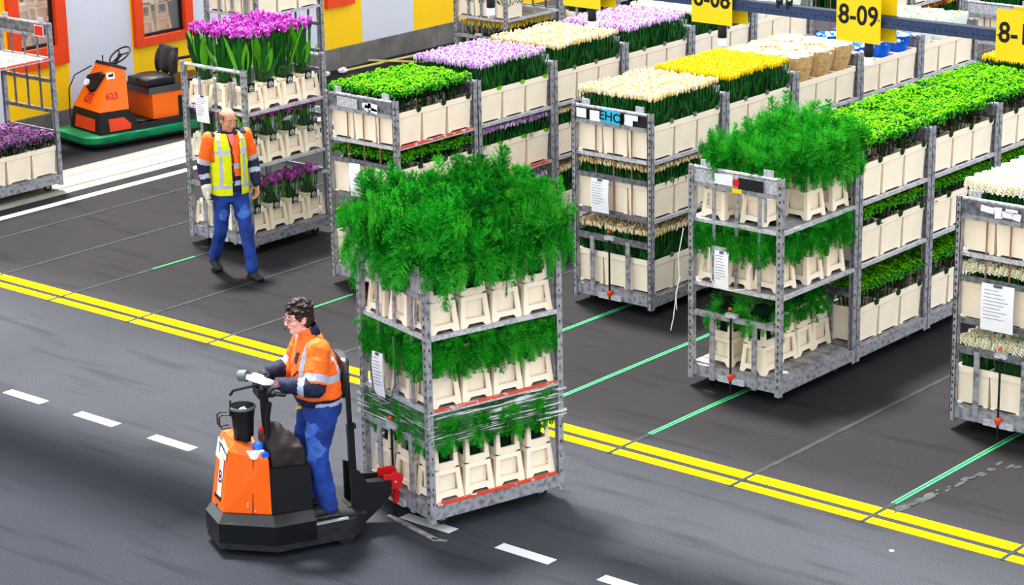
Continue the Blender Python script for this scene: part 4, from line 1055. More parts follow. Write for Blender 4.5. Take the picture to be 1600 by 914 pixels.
    q = MB(); q.mi = 0; q.box((0,0,0), (.11,.085,.003)); q.mi = 1; q.box((0,0,.003), (.06,.035,.003)); q.box((.03,.01,.003), (.015,.05,.003)); st = q.obj('sticker', [M['paper'], M['black']], hd); st.location = o2+e2*.245+u2*.455+n2*.003; st.rotation_euler = R2
    b = MB(); b.tube([(.36,-.14,.98),(.52,-.30,.86),(.62,-.30,.70),(.655,-.26,.40),(.66,-.22,.20)], .009, 6); b.obj('cable', M['black'], t)
    b = MB(); b.tube([(.13,.05,.97),(.05,.05,1.09)], .02, 8); b.mi = 0
    w = Matrix.Rotation(.62, 3, 'Y'); cc = Vector((.04,.05,1.10))
    ring = [cc + w @ Vector((.155*math.cos(2*PI*k/24), .155*math.sin(2*PI*k/24), 0)) for k in range(25)]; b.tube(ring, .011, 8, False)
    for k in range(3): b.tube([cc, cc + w @ Vector((.15*math.cos(2*PI*k/3), .15*math.sin(2*PI*k/3), 0))], .010, 6)
    b.ball(cc, .03, 10, 6); b.obj('steering_wheel', M['black'], t, smooth=60)
    b = MB(); b.box((-.10,.05,.215), (.30,.80,.09)); b.prism([(.16,.30),(.16,.44),(-1.2,.44),(-1.2,.36),(-.05,.36)], .17, .26); b.obj('foot_plate', M['chassis'], t)
    b = MB(); b.prism([(-.22,-.30),(-.22,.36),(-1.25,.38),(-1.25,-.30)], .24, .60); b.obj('seat_box', M['orange_body'], t)
    b = MB(); b.prism([(-.60,.37),(-.66,.385),(-1.10,.39),(-1.10,.37)], .20, .52); b.obj('wheel_guard', M['black'], t)
    b = MB(); b.prism([(-.16,-.32),(-.16,.37),(-1.30,.40),(-1.30,-.32)], .59, .67, [(-.20,-.30,.67),(-.20,.34,.67),(-1.28,.36,.67),(-1.28,-.30,.67)]); b.obj('seat_tray', M['black_gloss'], t)
    b = MB(); b.box((-.40,.06,.72), (.46,.46,.10)); b.ball((-.40,.06,.76), (.25,.25,.05), 14, 8); me = blob(b, 'seat_cushion', M['vinyl'], .016, 6); link('seat_cushion', me, t)
    b = MB(); rt = Matrix.Rotation(-.18, 3, 'Y'); b.box((-.67,.06,.96), (.10,.42,.34), rt, .85); b.ball((-.655,.06,.95), (.07,.20,.19), 12, 8, rt)
    for dy in (-.17, .17): b.ball((-.64,.06+dy,.93), (.07,.05,.17), 10, 8, rt)
    me = blob(b, 'seat_back', M['vinyl'], .014, 5); link('seat_back', me, t)
    b = MB(); b.tube([(-.80,-.28,.70),(-.80,-.28,.86),(-1.25,-.28,.86)], .02, 8); b.tube([(-.80,.34,.70),(-1.25,.36,.74)], .022, 8); b.obj('rail', M['black'], t, smooth=60)
    for x in (.45, -.95):
        for y in (-.34, .34):
            b = MB(); b.tube([(x,y-.05,.12),(x,y+.05,.12)], .12, 16); b.obj('wheel', M['rubber'], t, smooth=40)
build_parked_tractor()
# ------------------------------------------------------------------ people
def limb(b, pts, rs, n=14, flat=None):
    """tapered limb through joints with rounded joints"""
    P = [Vector(p) for p in pts]; fine = []; fr = []
    for i in range(len(P)-1):
        for k in range(6): t = k/6; fine.append(P[i].lerp(P[i+1], t)); fr.append(rs[i]*(1-t)+rs[i+1]*t)
    fine.append(P[-1]); fr.append(rs[-1]); b.tube(fine, fr, n)
    for p, r in zip(P, rs): b.ball(p, r*.99, 12, 8)
def torso_rings(b, rings, n=22):
    b.loft([[Vector((c[0]+rx*math.copysign(abs(math.cos(a))**.9, math.cos(a)), c[1]+ry*math.copysign(abs(math.sin(a))**.9, math.sin(a)), c[2])) for a in [2*PI*k/n for k in range(n)]] for c, rx, ry in rings])
def head_shapes(b, c, R):
    def B(p, r, rot=None): b.ball(c + R @ Vector(p), r, 16, 12, R if rot is None else R @ rot)
    B((-.012,0,.030), (.098,.077,.090)); B((.018,0,-.040), (.070,.060,.075)); B((.058,0,-.090), (.026,.030,.022)); B((.020,0,-.075), (.055,.055,.040))
    for s in (-1, 1):
        B((.072,s*.030,.036), (.018,.026,.010)); B((.055,s*.042,-.018), (.028,.024,.026)); B((-.006,s*.079,-.004), (.020,.009,.031)); B((.012,s*.074,-.02), (.012,.008,.014)); B((.095,s*.012,-.024), (.012,.008,.008))
    b.tube([c+R@Vector((.084,0,.028)), c+R@Vector((.100,0,-.004)), c+R@Vector((.110,0,-.022))], [.008,.0105,.0125], 10); B((.106,0,-.023), (.014,.0125,.011))
    B((.082,0,-.050), (.012,.024,.008)); B((.079,0,-.063), (.012,.021,.008))
def hand_shapes(b, wrist, F, N, thumb_side, curl=.35, s=1.0, fat=1.0, spread=.05):
    """palm, four unequal bent fingers and a thumb; F finger direction, N palm normal (fingers curl towards it)"""
    F = Vector(F).normalized(); N = Vector(N); N = (N - F*N.dot(F)).normalized(); S_ = F.cross(N)*thumb_side; W = Vector(wrist)
    rot = Matrix((F, S_, F.cross(S_))).transposed()
    b.ball(W+F*.045*s, (.052*s, .040*s*fat, .0155*s*fat), 14, 10, rot); b.ball(W+F*.072*s, (.026*s, .041*s*fat, .0135*s*fat), 12, 8, rot); b.ball(W+F*.03*s+S_*.022*s+N*.006*s, (.032*s, .018*s*fat, .016*s*fat), 12, 8, rot)
    for k, (off, L) in enumerate(((.030,.92),(.0105,1.0),(-.0095,.95),(-.029,.76))):
        p = W+F*(.086-.004*abs(k-1.3))*s+S_*off*s; d = (F + S_*(1.3-k)*spread).normalized(); pts = [p-d*.02*s, p]; a = curl*.75
        for ln in (.043,.027,.021): 
            q = d*math.cos(a)+N*math.sin(a); p = p+q.normalized()*ln*L*s; pts.append(p.copy()); a += curl
        b.tube(pts, [.0095*s*fat,.0095*s*fat,.0085*s*fat,.0078*s*fat,.0066*s*fat], 8)
        for q, r in zip(pts, (.0095,.0096,.0088,.0078,.0066)): b.ball(q, r*s*fat, 8, 6)
    p = W+F*.022*s+S_*.030*s+N*.008*s; pts = [p]
    for ln, dd in ((.036, F*.75+S_*.75+N*.35), (.030, F*.95+S_*.30+N*.45), (.024, F*1.0-S_*.05+N*.5)): p = p+dd.normalized()*ln*s; pts.append(p.copy())
    b.tube(pts, [.0125*s*fat,.0112*s*fat,.0098*s*fat,.0078*s*fat], 8)
    for q, r in zip(pts, (.0125,.0112,.0098,.0078)): b.ball(q, r*s*fat, 8, 6)
def seg_dist(p, a, b_):
    ab = b_-a; t = max(0, min(1, (p-a).dot(ab)/ab.length_squared)); return (p-(a+ab*t)).length, t
def paint(me, fn):
    idx = []
    for p in me.polygons:
        c = p.center; idx.append(fn(c, p.normal))
    me.polygons.foreach_set('material_index', idx)
def cut(me, keep):
    bm = bmesh.new(); bm.from_mesh(me)
    bmesh.ops.delete(bm, geom=[f for f in bm.faces if not keep(f.calc_center_median())], context='FACES'); bm.to_mesh(me); bm.free(); return me
def wrinkle(me, amp, sc, seed=0):
    for v in me.vertices: v.co += v.normal*amp*(noise.noise(v.co*sc+Vector((seed,0,0)))+.5*noise.noise(v.co*sc*2.3+Vector((0,seed,0))))
def shoe_shapes(b, ankle, F, s=1.0, up=Vector((0,0,1)), zs=0.0):
    F = Vector(F); F.normalize(); S_ = up.cross(F); rot = Matrix((F, S_, up)).transposed(); A = Vector(ankle); base = A - up*(A.z-zs) if up.z > .99 else A - up*.085
    b.ball(base+F*.005+up*.05, (.055*s,.042*s,.050*s), 12, 8, rot); b.ball(base+F*.07+up*.042, (.085*s,.044*s,.042*s), 14, 8, rot); b.ball(base+F*.145+up*.034, (.062*s,.047*s,.034*s), 14, 8, rot)
    b.ball(base-F*.03+up*.04, (.042*s,.038*s,.04*s), 12, 8, rot); b.box(base+F*.055+up*.012, (.25*s,.075*s,.024), rot); b.tube([base+up*.06, A+up*.05], [.045*s,.048*s], 12)

def build_man():
    t = empty('person', (-17.87, 16.395, 0), math.atan2(-.41, .91))
    tag(t, 'balding man walking in a yellow reflective vest, blue jeans and one white glove', 'person')
    V = Vector
    hipL, kneeL, ankL = V((0,.085,.92)), V((.145,.10,.52)), V((.235,.115,.10)); hipR, kneeR, ankR = V((-.01,-.09,.92)), V((-.03,-.115,.50)), V((-.265,-.125,.145))
    shL, elL, wrL = V((-.01,.195,1.475)), V((-.03,.272,1.19)), V((.085,.262,.965)); shR, elR, wrR = V((-.01,-.195,1.475)), V((-.055,-.262,1.19)), V((.0,-.255,.945))
    hc = V((.045,0,1.665)); HR = (Matrix.Rotation(.22, 3, 'Z') @ Matrix.Rotation(.30, 3, 'Y'))
    b = MB()
    torso_rings(b, [((0,0,.86),.085,.12), ((0,0,.95),.105,.145), ((.0,0,1.10),.105,.138), ((-.005,0,1.28),.11,.155), ((-.01,0,1.42),.095,.165), ((-.01,0,1.49),.07,.12), ((.0,0,1.54),.05,.055)])
    for a, k, c in ((hipL, kneeL, ankL), (hipR, kneeR, ankR)): limb(b, [a, k, c], [.080,.055,.038])
    for a, k, c in ((shL, elL, wrL), (shR, elR, wrR)): limb(b, [a, k, c], [.050,.040,.027])
    b.tube([(-.005,0,1.48),(.02,0,1.60)], [.062,.056], 14); head_shapes(b, hc, HR)
    hand_shapes(b, wrL, (.18,-.02,-1), (.25,-.97,-.05), 1, .42, 1.02); hand_shapes(b, wrR, (.1,.0,-1), (.1,1,0), -1, .22, .98)
    shoe_shapes(b, ankL, (1,.12,0), .8); shoe_shapes(b, ankR, (1,-.05,-.25), .8, V((.25,0,.97)))
    me = blob(b, 'person_body', M['skin_tan'], .0065, 2, .4); link('body', me, t)
    b = MB(); b.ball(hc+HR@V((.085,0,-.0565)), (.011,.022,.0055), 10, 6, HR); b.obj('mouth', M['lip'], t, smooth=180)
    for s in (-1, 1):
        b = MB(); b.mi = 0; b.ball(hc+HR@V((.0755,s*.031,.010)), (.012,.0145,.0085), 10, 8, HR); b.mi = 1; b.ball(hc+HR@V((.0845,s*.031,.008)), (.0035,.0045,.0045), 8, 6, HR); b.obj('eye', [M['eye_white'], M['iris']], t, smooth=180)
        b = MB(); b.tube([hc+HR@V((.086,s*.014,.040)), hc+HR@V((.088,s*.03,.047)), hc+HR@V((.074,s*.05,.041))], .003, 6); b.obj('eyebrow', M['hair_grey'], t)
    # clipped grey hair round the back and sides
    b = MB(); b.ball((-.014,0,.028), (.1015,.0805,.0925), 40, 28); o = b.obj('hair', M['hair_grey']); me = o.data; bpy.data.objects.remove(o)
    cut(me, lambda c: c.z < .070 and c.z > -.055 and c.x < .030 and (c.x < -.012 or c.z > .02)); me.transform(Matrix.Translation(hc) @ HR.to_4x4()); me.polygons.foreach_set('use_smooth', [True]*len(me.polygons))
    o = link('hair', me, t); sd = o.modifiers.new('thick', 'SOLIDIFY'); sd.thickness = .006; sd.offset = 1
    # jeans
    b = MB(); torso_rings(b, [((0,0,.80),.10,.15), ((0,0,.88),.122,.168), ((0,0,.98),.120,.160), ((0,0,1.04),.115,.155)])
    for a, k, c in ((hipL, kneeL, ankL), (hipR, kneeR, ankR)):
        d = (c-k).normalized(); limb(b, [a, a.lerp(k,.45), k, k.lerp(c,.5), c-d*.01], [.102,.092,.074,.068,.066])
    me = blob(b, 'jeans', M['denim'], .010, 3); wrinkle(me, .010, 13, 3); me.materials.append(M['denim_worn'])
    paint(me, lambda c, n: 1 if min((c-kneeL.lerp(hipL,.45)-V((.07,0,0))).length*.8, (c-kneeR.lerp(hipR,.4)-V((.07,0,0))).length) < .055 + .03*noise.noise(c*20) else 0); link('jeans', me, t)
    # work jacket: orange above, navy below, silver bands
    b = MB(); torso_rings(b, [((0,0,.915),.132,.172), ((0,0,1.0),.134,.172), ((.0,0,1.14),.136,.170), ((-.005,0,1.30),.138,.186), ((-.01,0,1.42),.118,.196), ((-.01,0,1.50),.085,.135), ((-.005,0,1.535),.07,.09)])
    for a, k, c in ((shL, elL, wrL), (shR, elR, wrR)): limb(b, [a, k, c.lerp(k,.06)], [.080,.066,.050])
    me = blob(b, 'work_jacket', M['hi_orange'], .010, 3); wrinkle(me, .007, 16, 7); me.materials.append(M['navy']); me.materials.append(M['reflective']); me.materials.append(M['black'])
    def jk(c, n):
        for a, k, w in ((shL, elL, wrL), (shR, elR, wrR)):
            d1, t1 = seg_dist(c, a, k); d2, t2 = seg_dist(c, k, w)
            if min(d1, d2) < .105 and abs(c.y) > .185 - max(0, 1.40-c.z)*.02:
                q = t1*.55 if d1 < d2 else .55+t2*.45
                return 2 if .40 < q < .50 or .70 < q < .79 else (0 if q < .45 else 1)
        if c.x > .06 and abs(c.y) < .010 and c.z < 1.49: return 3
        if c.z > 1.505: return 1
        if .985 < c.z < 1.035 or 1.165 < c.z < 1.215: return 2
        return 0 if c.z > 1.09 else 1
    paint(me, jk); link('work_jacket', me, t)
    b = MB(); b.loft([[V((-.005+.095*math.cos(a), .100*math.sin(a), 1.515+.012*math.cos(a)*-1)) for a in [2*PI*k/20 for k in range(20)]], [V((.006+.080*math.cos(a), .085*math.sin(a), 1.575-.028*math.cos(a))) for a in [2*PI*k/20 for k in range(20)]]], False)
    o = b.obj('jacket_collar', M['navy'], t, smooth=60); sd = o.modifiers.new('thick', 'SOLIDIFY'); sd.thickness = .012
    b = MB(); b.loft([[V((.088,-.035,1.525)),V((.088,.035,1.525)),V((.118,.016,1.44)),V((.128,0,1.40)),V((.118,-.016,1.44))],[V((.10,-.035,1.525)),V((.10,.035,1.525)),V((.136,.016,1.44)),V((.144,0,1.40)),V((.136,-.016,1.44))]]); b.obj('pink_shirt', M['pink_shirt'], t)
    # open yellow vest
    b = MB(); torso_rings(b, [((0,0,.885),.150,.192), ((0,0,1.0),.152,.192), ((.0,0,1.14),.154,.190), ((-.005,0,1.30),.156,.200), ((-.01,0,1.40),.140,.205), ((-.01,0,1.47),.118,.185), ((-.01,0,1.515),.092,.135), ((-.01,0,1.545),.075,.095)])
    me = blob(b, 'safety_vest', M['hi_yellow'], .009, 3); wrinkle(me, .006, 12, 9); me.materials.append(M['reflective'])
    cut(me, lambda c: not (c.x > .02 and abs(c.y-.030) < .050+.035*max(0,(c.z-1.30))*2) and c.z > .888 and c.z < 1.528 and not ((abs(c.y) > .172 and c.z > 1.24 and c.z < 1.46)))
    def vs(c, n):
        if .955 < c.z < .998 or 1.32 < c.z < 1.362: return 1
        if .108 < abs(c.y-.0) < .140 and c.z > .99 and abs(c.x) > .02: return 1
        return 0
    paint(me, vs); o = link('safety_vest', me, t); sd = o.modifiers.new('thick', 'SOLIDIFY'); sd.thickness = .005; sd.offset = 1
    b = MB(); hand_shapes(b, wrR, (.1,.0,-1), (.1,1,0), -1, .22, 1.1, 1.5); limb(b, [wrR+V((0,0,.03)), wrR-V((0,0,.03))], [.058,.046]); me = blob(b, 'glove', M['glove_white'], .006, 3); link('glove', me, t)
    b = MB(); hand_shapes(b, wrR+V((.01,-.01,-.10)), (.15,.1,-1), (.1,1,0), -1, .12, .8, 1.0); me = blob(b, 'held_glove', M['glove_white'], .006, 3) if False else None
    for nm, a, F, up in (('shoe', ankL, (1,.12,0), V((0,0,1))), ('shoe', ankR, (1,-.05,-.25), V((.25,0,.97)))):
        b = MB(); shoe_shapes(b, a, F, 1.08, up); me = blob(b, nm, M['shoe'], .008, 2); link(nm, me, t)
    t.scale = (1, 1, 1)
build_man()

def build_woman():
    t = empty('person', (VO[0], VO[1], 0), VRZ)
    tag(t, 'short-haired woman in glasses and orange jacket standing on the tow tractor, gripping its handlebar', 'person')
    V = Vector; Z = .212
    hipL, kneeL, ankL = V((.0,.09,1.065)), V((.075,.135,.70)), V((.0,.150,Z+.10)); hipR, kneeR, ankR = V((.0,-.10,1.065)), V((.10,-.135,.70)), V((.075,-.150,Z+.10))
    shL, elL, wrL = V((.035,.185,1.545)), V((.10,.275,1.285)), V((.315,.185,1.305)); shR, elR, wrR = V((.035,-.185,1.545)), V((.13,-.265,1.285)), V((.315,-.180,1.305))
    hc = V((.125,-.01,1.742)); HR = (Matrix.Rotation(.16, 3, 'Z') @ Matrix.Rotation(.10, 3, 'Y')); hs = 1.0
    b = MB()
    torso_rings(b, [((0,0,1.0),.10,.14), ((.0,0,1.09),.115,.150), ((.015,0,1.22),.11,.140), ((.03,0,1.38),.115,.15), ((.035,0,1.48),.095,.155), ((.04,0,1.56),.07,.11), ((.06,0,1.61),.048,.052)])
    for a, k, c in ((hipL, kneeL, ankL), (hipR, kneeR, ankR)): limb(b, [a, k, c], [.090,.055,.036])
    for a, k, c in ((shL, elL, wrL), (shR, elR, wrR)): limb(b, [a, k, c], [.048,.040,.026])
    b.tube([(.05,0,1.57),(.095,0,1.68)], [.055,.050], 14); head_shapes(b, hc, HR)
    hL = dict(F=(1,-.12,-.10), N=(0,0,-1)); hR = dict(F=(1,.12,-.10), N=(0,0,-1))
    hand_shapes(b, wrL, hL['F'], hL['N'], -1, .75, .95); hand_shapes(b, wrR, hR['F'], hR['N'], 1, .75, .95)
    shoe_shapes(b, ankL, (1,.10,0), .78, zs=Z); shoe_shapes(b, ankR, (1,-.10,0), .78, zs=Z)
    me = blob(b, 'person_body', M['skin_pale'], .0065, 2, .4); link('body', me, t)
    b = MB(); b.ball(hc+HR@V((.086,0,-.0565)), (.010,.022,.006), 10, 6, HR); b.obj('mouth', M['lip'], t, smooth=180)
    for s in (-1, 1):
        b = MB(); b.mi = 0; b.ball(hc+HR@V((.0755,s*.031,.010)), (.012,.0145,.009), 10, 8, HR); b.mi = 1; b.ball(hc+HR@V((.0845,s*.031,.010)), (.0045,.0065,.007), 8, 6, HR); b.obj('eye', [M['eye_white'], M['iris']], t, smooth=180)
        b = MB(); b.tube([hc+HR@V((.088,s*.014,.036)), hc+HR@V((.090,s*.03,.042)), hc+HR@V((.076,s*.05,.037))], .0042, 6); b.obj('eyebrow', M['hair_brown'], t)
    b = MB()                                                       # glasses
    for s in (-1, 1):
        ring = [hc+HR@V((.104-.012*abs(.026*math.cos(a))*20*.3, s*.034+.026*math.cos(a), .008+.019*math.sin(a))) for a in [2*PI*k/20 for k in range(21)]]
        b.tube(ring, .0022, 6, False); b.tube([hc+HR@V((.100,s*.061,.012)), hc+HR@V((.03,s*.082,.016)), hc+HR@V((-.01,s*.086,.008))], .0022, 6)
    b.tube([hc+HR@V((.106,-.010,.014)), hc+HR@V((.110,0,.018)), hc+HR@V((.106,.010,.014))], .0022, 6); b.obj('glasses', M['lens'], t)
    b = MB(); b.tube([hc+HR@V((.03,-.082,-.005)), hc+HR@V((.085,-.06,-.05)), hc+HR@V((.108,-.03,-.062))], .003, 6); b.ball(hc+HR@V((.110,-.026,-.062)), .008, 8, 6); b.obj('headset_microphone', M['black'], t)
    # cropped brown hair, longer and tousled on top
    b = MB(); r = random.Random(8)
    b.ball(hc+HR@V((-.022,0,.040)), (.103,.086,.093), 20, 14, HR); b.ball(hc+HR@V((-.055,0,-.02)), (.065,.074,.075), 16, 12, HR)
    for i in range(70):
        an, el = r.uniform(0, 2*PI), r.uniform(.25, 1.45); d = V((math.cos(an)*math.cos(el), math.sin(an)*math.cos(el), math.sin(el))); p = hc+HR@(V((-.020,0,.036))+V((d.x*.100, d.y*.083, d.z*.094)))
        q = HR@(d*.5+V((.55,.35,.15)*1)) if False else HR@(d*.7+V((.5, .3*r.uniform(-1,1), .1)))
        b.tube([p, p+q.normalized()*.022, p+q.normalized()*.038-V((0,0,.006))], [.015,.012,.006], 6)
    for s in (-1, 1): b.ball(hc+HR@V((.012,s*.077,.018)), (.026,.010,.034), 10, 8, HR); b.ball(hc+HR@V((-.035,s*.075,-.02)), (.03,.014,.05), 10, 8, HR)
    me = blob(b, 'hair', M['hair_brown'], .006, 3, .5)
    inv = HR.transposed()
    def kh(c):
        p = inv @ (c-hc); return not (p.x > .052 and p.z < .052) and not (p.x > .025 and p.z < -.02) and not (abs(p.y) > .078 and -.035 < p.z < .022 and -.03 < p.x < .018)
    cut(me, kh); link('hair', me, t)
    # jeans
    b = MB(); torso_rings(b, [((-.01,0,.95),.12,.16), ((-.02,0,1.03),.150,.182), ((-.005,0,1.12),.140,.172), ((.0,0,1.16),.13,.165)])
    for a, k, c in ((hipL, kneeL, ankL), (hipR, kneeR, ankR)): limb(b, [a, a.lerp(k,.45), k, k.lerp(c,.5), c-V((0,0,.015))], [.125,.112,.084,.076,.068])
    me = blob(b, 'jeans', M['denim'], .010, 3); wrinkle(me, .012, 12, 5); me.materials.append(M['denim_worn'])
    paint(me, lambda c, n: 1 if (c-V((.12,.16,.76))).length < .10+.05*noise.noise(c*18) or (c-V((.12,.16,.90))).length < .07+.05*noise.noise(c*22) else 0); link('jeans', me, t)
    # jacket
    b = MB(); torso_rings(b, [((.0,0,1.085),.168,.205), ((.01,0,1.17),.182,.222), ((.02,0,1.30),.180,.215), ((.03,0,1.42),.160,.208), ((.035,0,1.52),.122,.190), ((.045,0,1.59),.088,.125), ((.06,0,1.635),.072,.085)])
    for a, k, c in ((shL, elL, wrL), (shR, elR, wrR)): limb(b, [a, k, c.lerp(k,.02)], [.092,.084,.056])
    me = blob(b, 'work_jacket', M['hi_orange'], .009, 3); wrinkle(me, .010, 14, 2)
    for m in ('navy', 'reflective', 'black'): me.materials.append(M[m])
    def jk(c, n):
        for a, k, w in ((shL, elL, wrL), (shR, elR, wrR)):
            d1, t1 = seg_dist(c, a, k); d2, t2 = seg_dist(c, k, w)
            if min(d1, d2) < .115 and (abs(c.y) > .20 or c.x > .20):
                q = t1*.55 if d1 < d2 else .55+t2*.45
                return 2 if .36 < q < .47 or .69 < q < .78 else (0 if q < .50 else 1)
        if c.x > .08 and abs(c.y) < .008: return 3
        if c.z > 1.618: return 1 if c.x < .03 else 0
        if c.z < 1.125: return 2 if c.x < .08 else 1
        if c.z < 1.15: return 1
        if c.x < .0 and 1.27 < c.z < 1.325: return 2
        if .115 < abs(c.y) < .155 and c.z > 1.28: return 2
        if c.x > .05 and .03 < c.y < .085 and 1.42 < c.z < 1.50: return 3
        if c.x > .03 and abs((c.z-1.36)-(c.y-.10)*.8) < .009 and .03 < c.y < .12: return 3
        return 0
    paint(me, jk); link('work_jacket', me, t)
    b = MB(); b.loft([[V((.052+.082*math.cos(a), .092*math.sin(a), 1.612-.01*math.cos(a))) for a in [2*PI*k/20 for k in range(20)]], [V((.070+.076*math.cos(a), .084*math.sin(a), 1.675-.030*math.cos(a))) for a in [2*PI*k/20 for k in range(20)]]], False)
    o = b.obj('jacket_collar', [M['hi_orange'], M['navy']], t, smooth=60); paint(o.data, lambda c, n: 1 if c.x < .06 else 0); sd = o.modifiers.new('thick', 'SOLIDIFY'); sd.thickness = .012
    for wr, h_, side in ((wrL, hL, -1), (wrR, hR, 1)):
        b = MB(); hand_shapes(b, wr, h_['F'], h_['N'], side, .75, .97, 1.28); limb(b, [wr-V(h_['F'])*.05, wr+V(h_['F'])*.02], [.050,.038]); me = blob(b, 'glove', M['glove_black'], .006, 3); me.materials.append(M['red'])
        paint(me, lambda c, n, wr=wr: 1 if (c-wr-V((.05,0,.03))).length < .022 else 0); link('glove', me, t)
    b = MB(); b.bar((.165,.05,1.065),(.17,.02,1.06),.03,.02); b.obj('belt_key', M['sign_yellow'], t)
    for a, F in ((ankL, (1,.10,0)), (ankR, (1,-.10,0))):
        b = MB(); shoe_shapes(b, a, F, 1.06, zs=Z); me = blob(b, 'shoe', M['shoe'], .008, 2); me.materials.append(M['shoe_grey'])
        A = Vector(a); FF = Vector(F).normalized(); paint(me, lambda c, n, A=A, FF=FF: 1 if (c-A).dot(FF) > .155 or c.z < Z+.014 else 0); link('shoe', me, t)
build_woman()
# ------------------------------------------------------------------ hanging signs
def build_beam():
    t = empty('sign_beam', (-9, 13.5, 4.10)); tag(t, 'dark blue perforated beam carrying the yellow number signs', 'beam')
    b = MB(); b.box((0, 0, 0), (11, .04, .075)); b.box((0, .03, .034), (11, .05, .006)); b.obj('rail', M['beam_blue'], t)
    b = MB()
    for i in range(150): b.box((-3.0+i*.04, -.0205, -.006), (.012, .002, .006))
    b.obj('perforation', M['black'], t)
    for x in (-3.2, 4.8):
        b = MB(); b.box((x, .0, .36), (.03, .03, .65)); b.obj('hanger', M['beam_blue'], t)
    b = MB()
    for dx in (-.05, .03): b.tube([(-.06+dx+.022*math.cos(a), .0+.03*math.sin(a)*.2, .06+.035*math.sin(a)) for a in [2*PI*k/12 for k in range(13)]], .007, 6, False); b.box((-.06+dx, 0, .04), (.02,.05,.05))
    b.obj('cable_tie', M['black'], t)
build_beam()
def build_sign(x, txt, where):
    t = empty('number_sign', (x, 13.45, 3.955)); tag(t, 'yellow number sign %s hanging from the dark blue beam' % where, 'sign', 'yellow number signs')
    b = MB(); b.box((0, 0, .165), (.345, .004, .33)); b.obj('front_board', M['sign_yellow'], t)
    b = MB(); b.box((.055, .11, .165), (.345, .004, .33)); b.obj('back_board', M['sign_yellow'], t)
    b = MB(); b.box((.0, .055, .145), (.03, .11, .03)); b.obj('bracket', M['beam_blue'], t)
    b = MB()
    for s in (-1, 1): b.disc((s*.158, -.004, .16), (0,1,0), .005, 8, .003)
    b.obj('screws', M['ink_black'], t)
    text_mesh('lettering', txt, .185, M['ink_black'], t, (0, -.003, .175), (PI/2, 0, 0), .0008, .0035, .92)
    l = empty('signal_lamp', (x+.055, 13.50, 3.80)); tag(l, 'black and white signal lamp under the yellow sign %s' % where, 'lamp', 'signal lamps under the signs')
    lamp(l)
def lamp(l):
    b = MB(); b.tube([(0,0,.09),(0,0,.26)], .012, 6); b.lathe([(.030,.055),(.032,.06),(.032,.145),(.026,.155)], (0,0,0), 16); b.obj('housing', M['black'], l, smooth=40)
    b = MB(); b.lathe([(.022,-.005),(.031,.0),(.0325,.056)], (0,0,0), 16); b.obj('lens', M['white'], l, smooth=40)
build_sign(-10.80, '8-07', 'cut off by the picture top')
build_sign(-9.64, '8-08', 'reading 8-08')
build_sign(-8.445, '8-09', 'reading 8-09')
build_sign(-7.245, '8-10', 'reading 8-10')
l = empty('signal_lamp', (-11.72, 13.50, 3.80)); tag(l, 'black and white signal lamp hanging alone in front of the far wall trolley', 'lamp', 'signal lamps under the signs'); lamp(l)

# ------------------------------------------------------------------ papers, cords, bits
def sheet(name, loc, w, h, rz, tilt, label, cat, lines=True, m='paper', bend=.012):
    b = MB(); b.mi = 0; n = 6; 
    f = lambda i, s: Vector((s*w/2, -bend*math.sin(PI*i/n)-.0, -h*i/n))
    b.loft([[f(i,-1), f(i,1), f(i,1)+Vector((0,.0015,0)), f(i,-1)+Vector((0,.0015,0))] for i in range(n+1)])
    b.mi = 1
    if lines:
        r = random.Random(int(abs(loc[0])*100)); b.box((0, -.006, -.012), (w*.25, .012, .02))
        for k in range(9):
            i = .8+k*.45; y = -bend*math.sin(PI*i/n)-.0012; L = w*r.uniform(.4,.75); b.box((-w*.42+L/2, y, -h*i/n), (L, .0008, .004))
    o = b.obj(name, [M[m], M['ink']]); o.location = loc; o.rotation_euler = (0, tilt, rz); return tag(o, label, cat, 'delivery papers on the trolleys')
sheet('delivery_sheet', (-16.40, 16.745, 1.335), .155, .34, 0, -.05, 'torn white paper on the rusty-rod greenery trolley end', 'paper', False)
sheet('delivery_sheet', (-14.03, 17.725, 1.325), .215, .34, 0, .0, 'white delivery sheet below the blue sticker', 'paper')
sheet('delivery_sheet', (-11.60, 16.350, 1.315), .15, .34, 0, .0, 'white papers clipped to the half-empty fern trolley end', 'paper')
sheet('delivery_sheet', (-9.135, 16.765, 1.345), .30, .40, 0, .0, 'white printed page on the ivory spike trolley end', 'paper')
p = cF + ex*(-.15) - ey*.66
sheet('delivery_sheet', (p.x, p.y, 1.31), .15, .35, A15, -.06, 'white delivery sheet on the front of the towed trolley', 'paper')
sheet('delivery_sheet', (-18.83, 16.945, 1.70), .20, .30, 0, .0, 'white notice hanging behind the walking man on the curcuma trolley', 'paper')
def thing_mesh(b, name, mats, label, cat, loc=None, rz=0, smooth=None, group=None):
    o = b.obj(name, mats, None, smooth)
    if loc: o.location = loc
    o.rotation_euler = (0, 0, rz); return tag(o, label, cat, group)
# stickers are parts of the trolleys' panels
def stick(t, name, m, x, z, w, h, y=-.612, rot=0.0, txt=None, ts=.06):
    q = MB(); q.box((0, 0, 0), (w, .003, h)); o = q.obj(name, M[m], t); o.location = (x, y, z); o.rotation_euler = (0, rot, 0)
    if txt: text_mesh('lettering', txt, ts, M['ink_black'], o, (0, -.003, 0), (PI/2, 0, 0), .0006, .002, 1.1)
    return o
tB = FIRST[('B', 0)]; stick(tB, 'blue_sticker', 'wrap_sky' if 'wrap_sky' in M else 'wrap_blue', .0, 1.945, .235, .125, -.613, .06, 'EHO', .125)
stick(tB, 'white_label', 'paper', -.36, 1.945, .12, .09); stick(tB, 'white_label', 'paper', -.19, 1.935, .13, .10); stick(tB, 'white_label', 'paper', .22, 1.925, .10, .07, -.612, .1); stick(tB, 'white_label', 'paper', .25, 1.97, .16, .05, -.611)
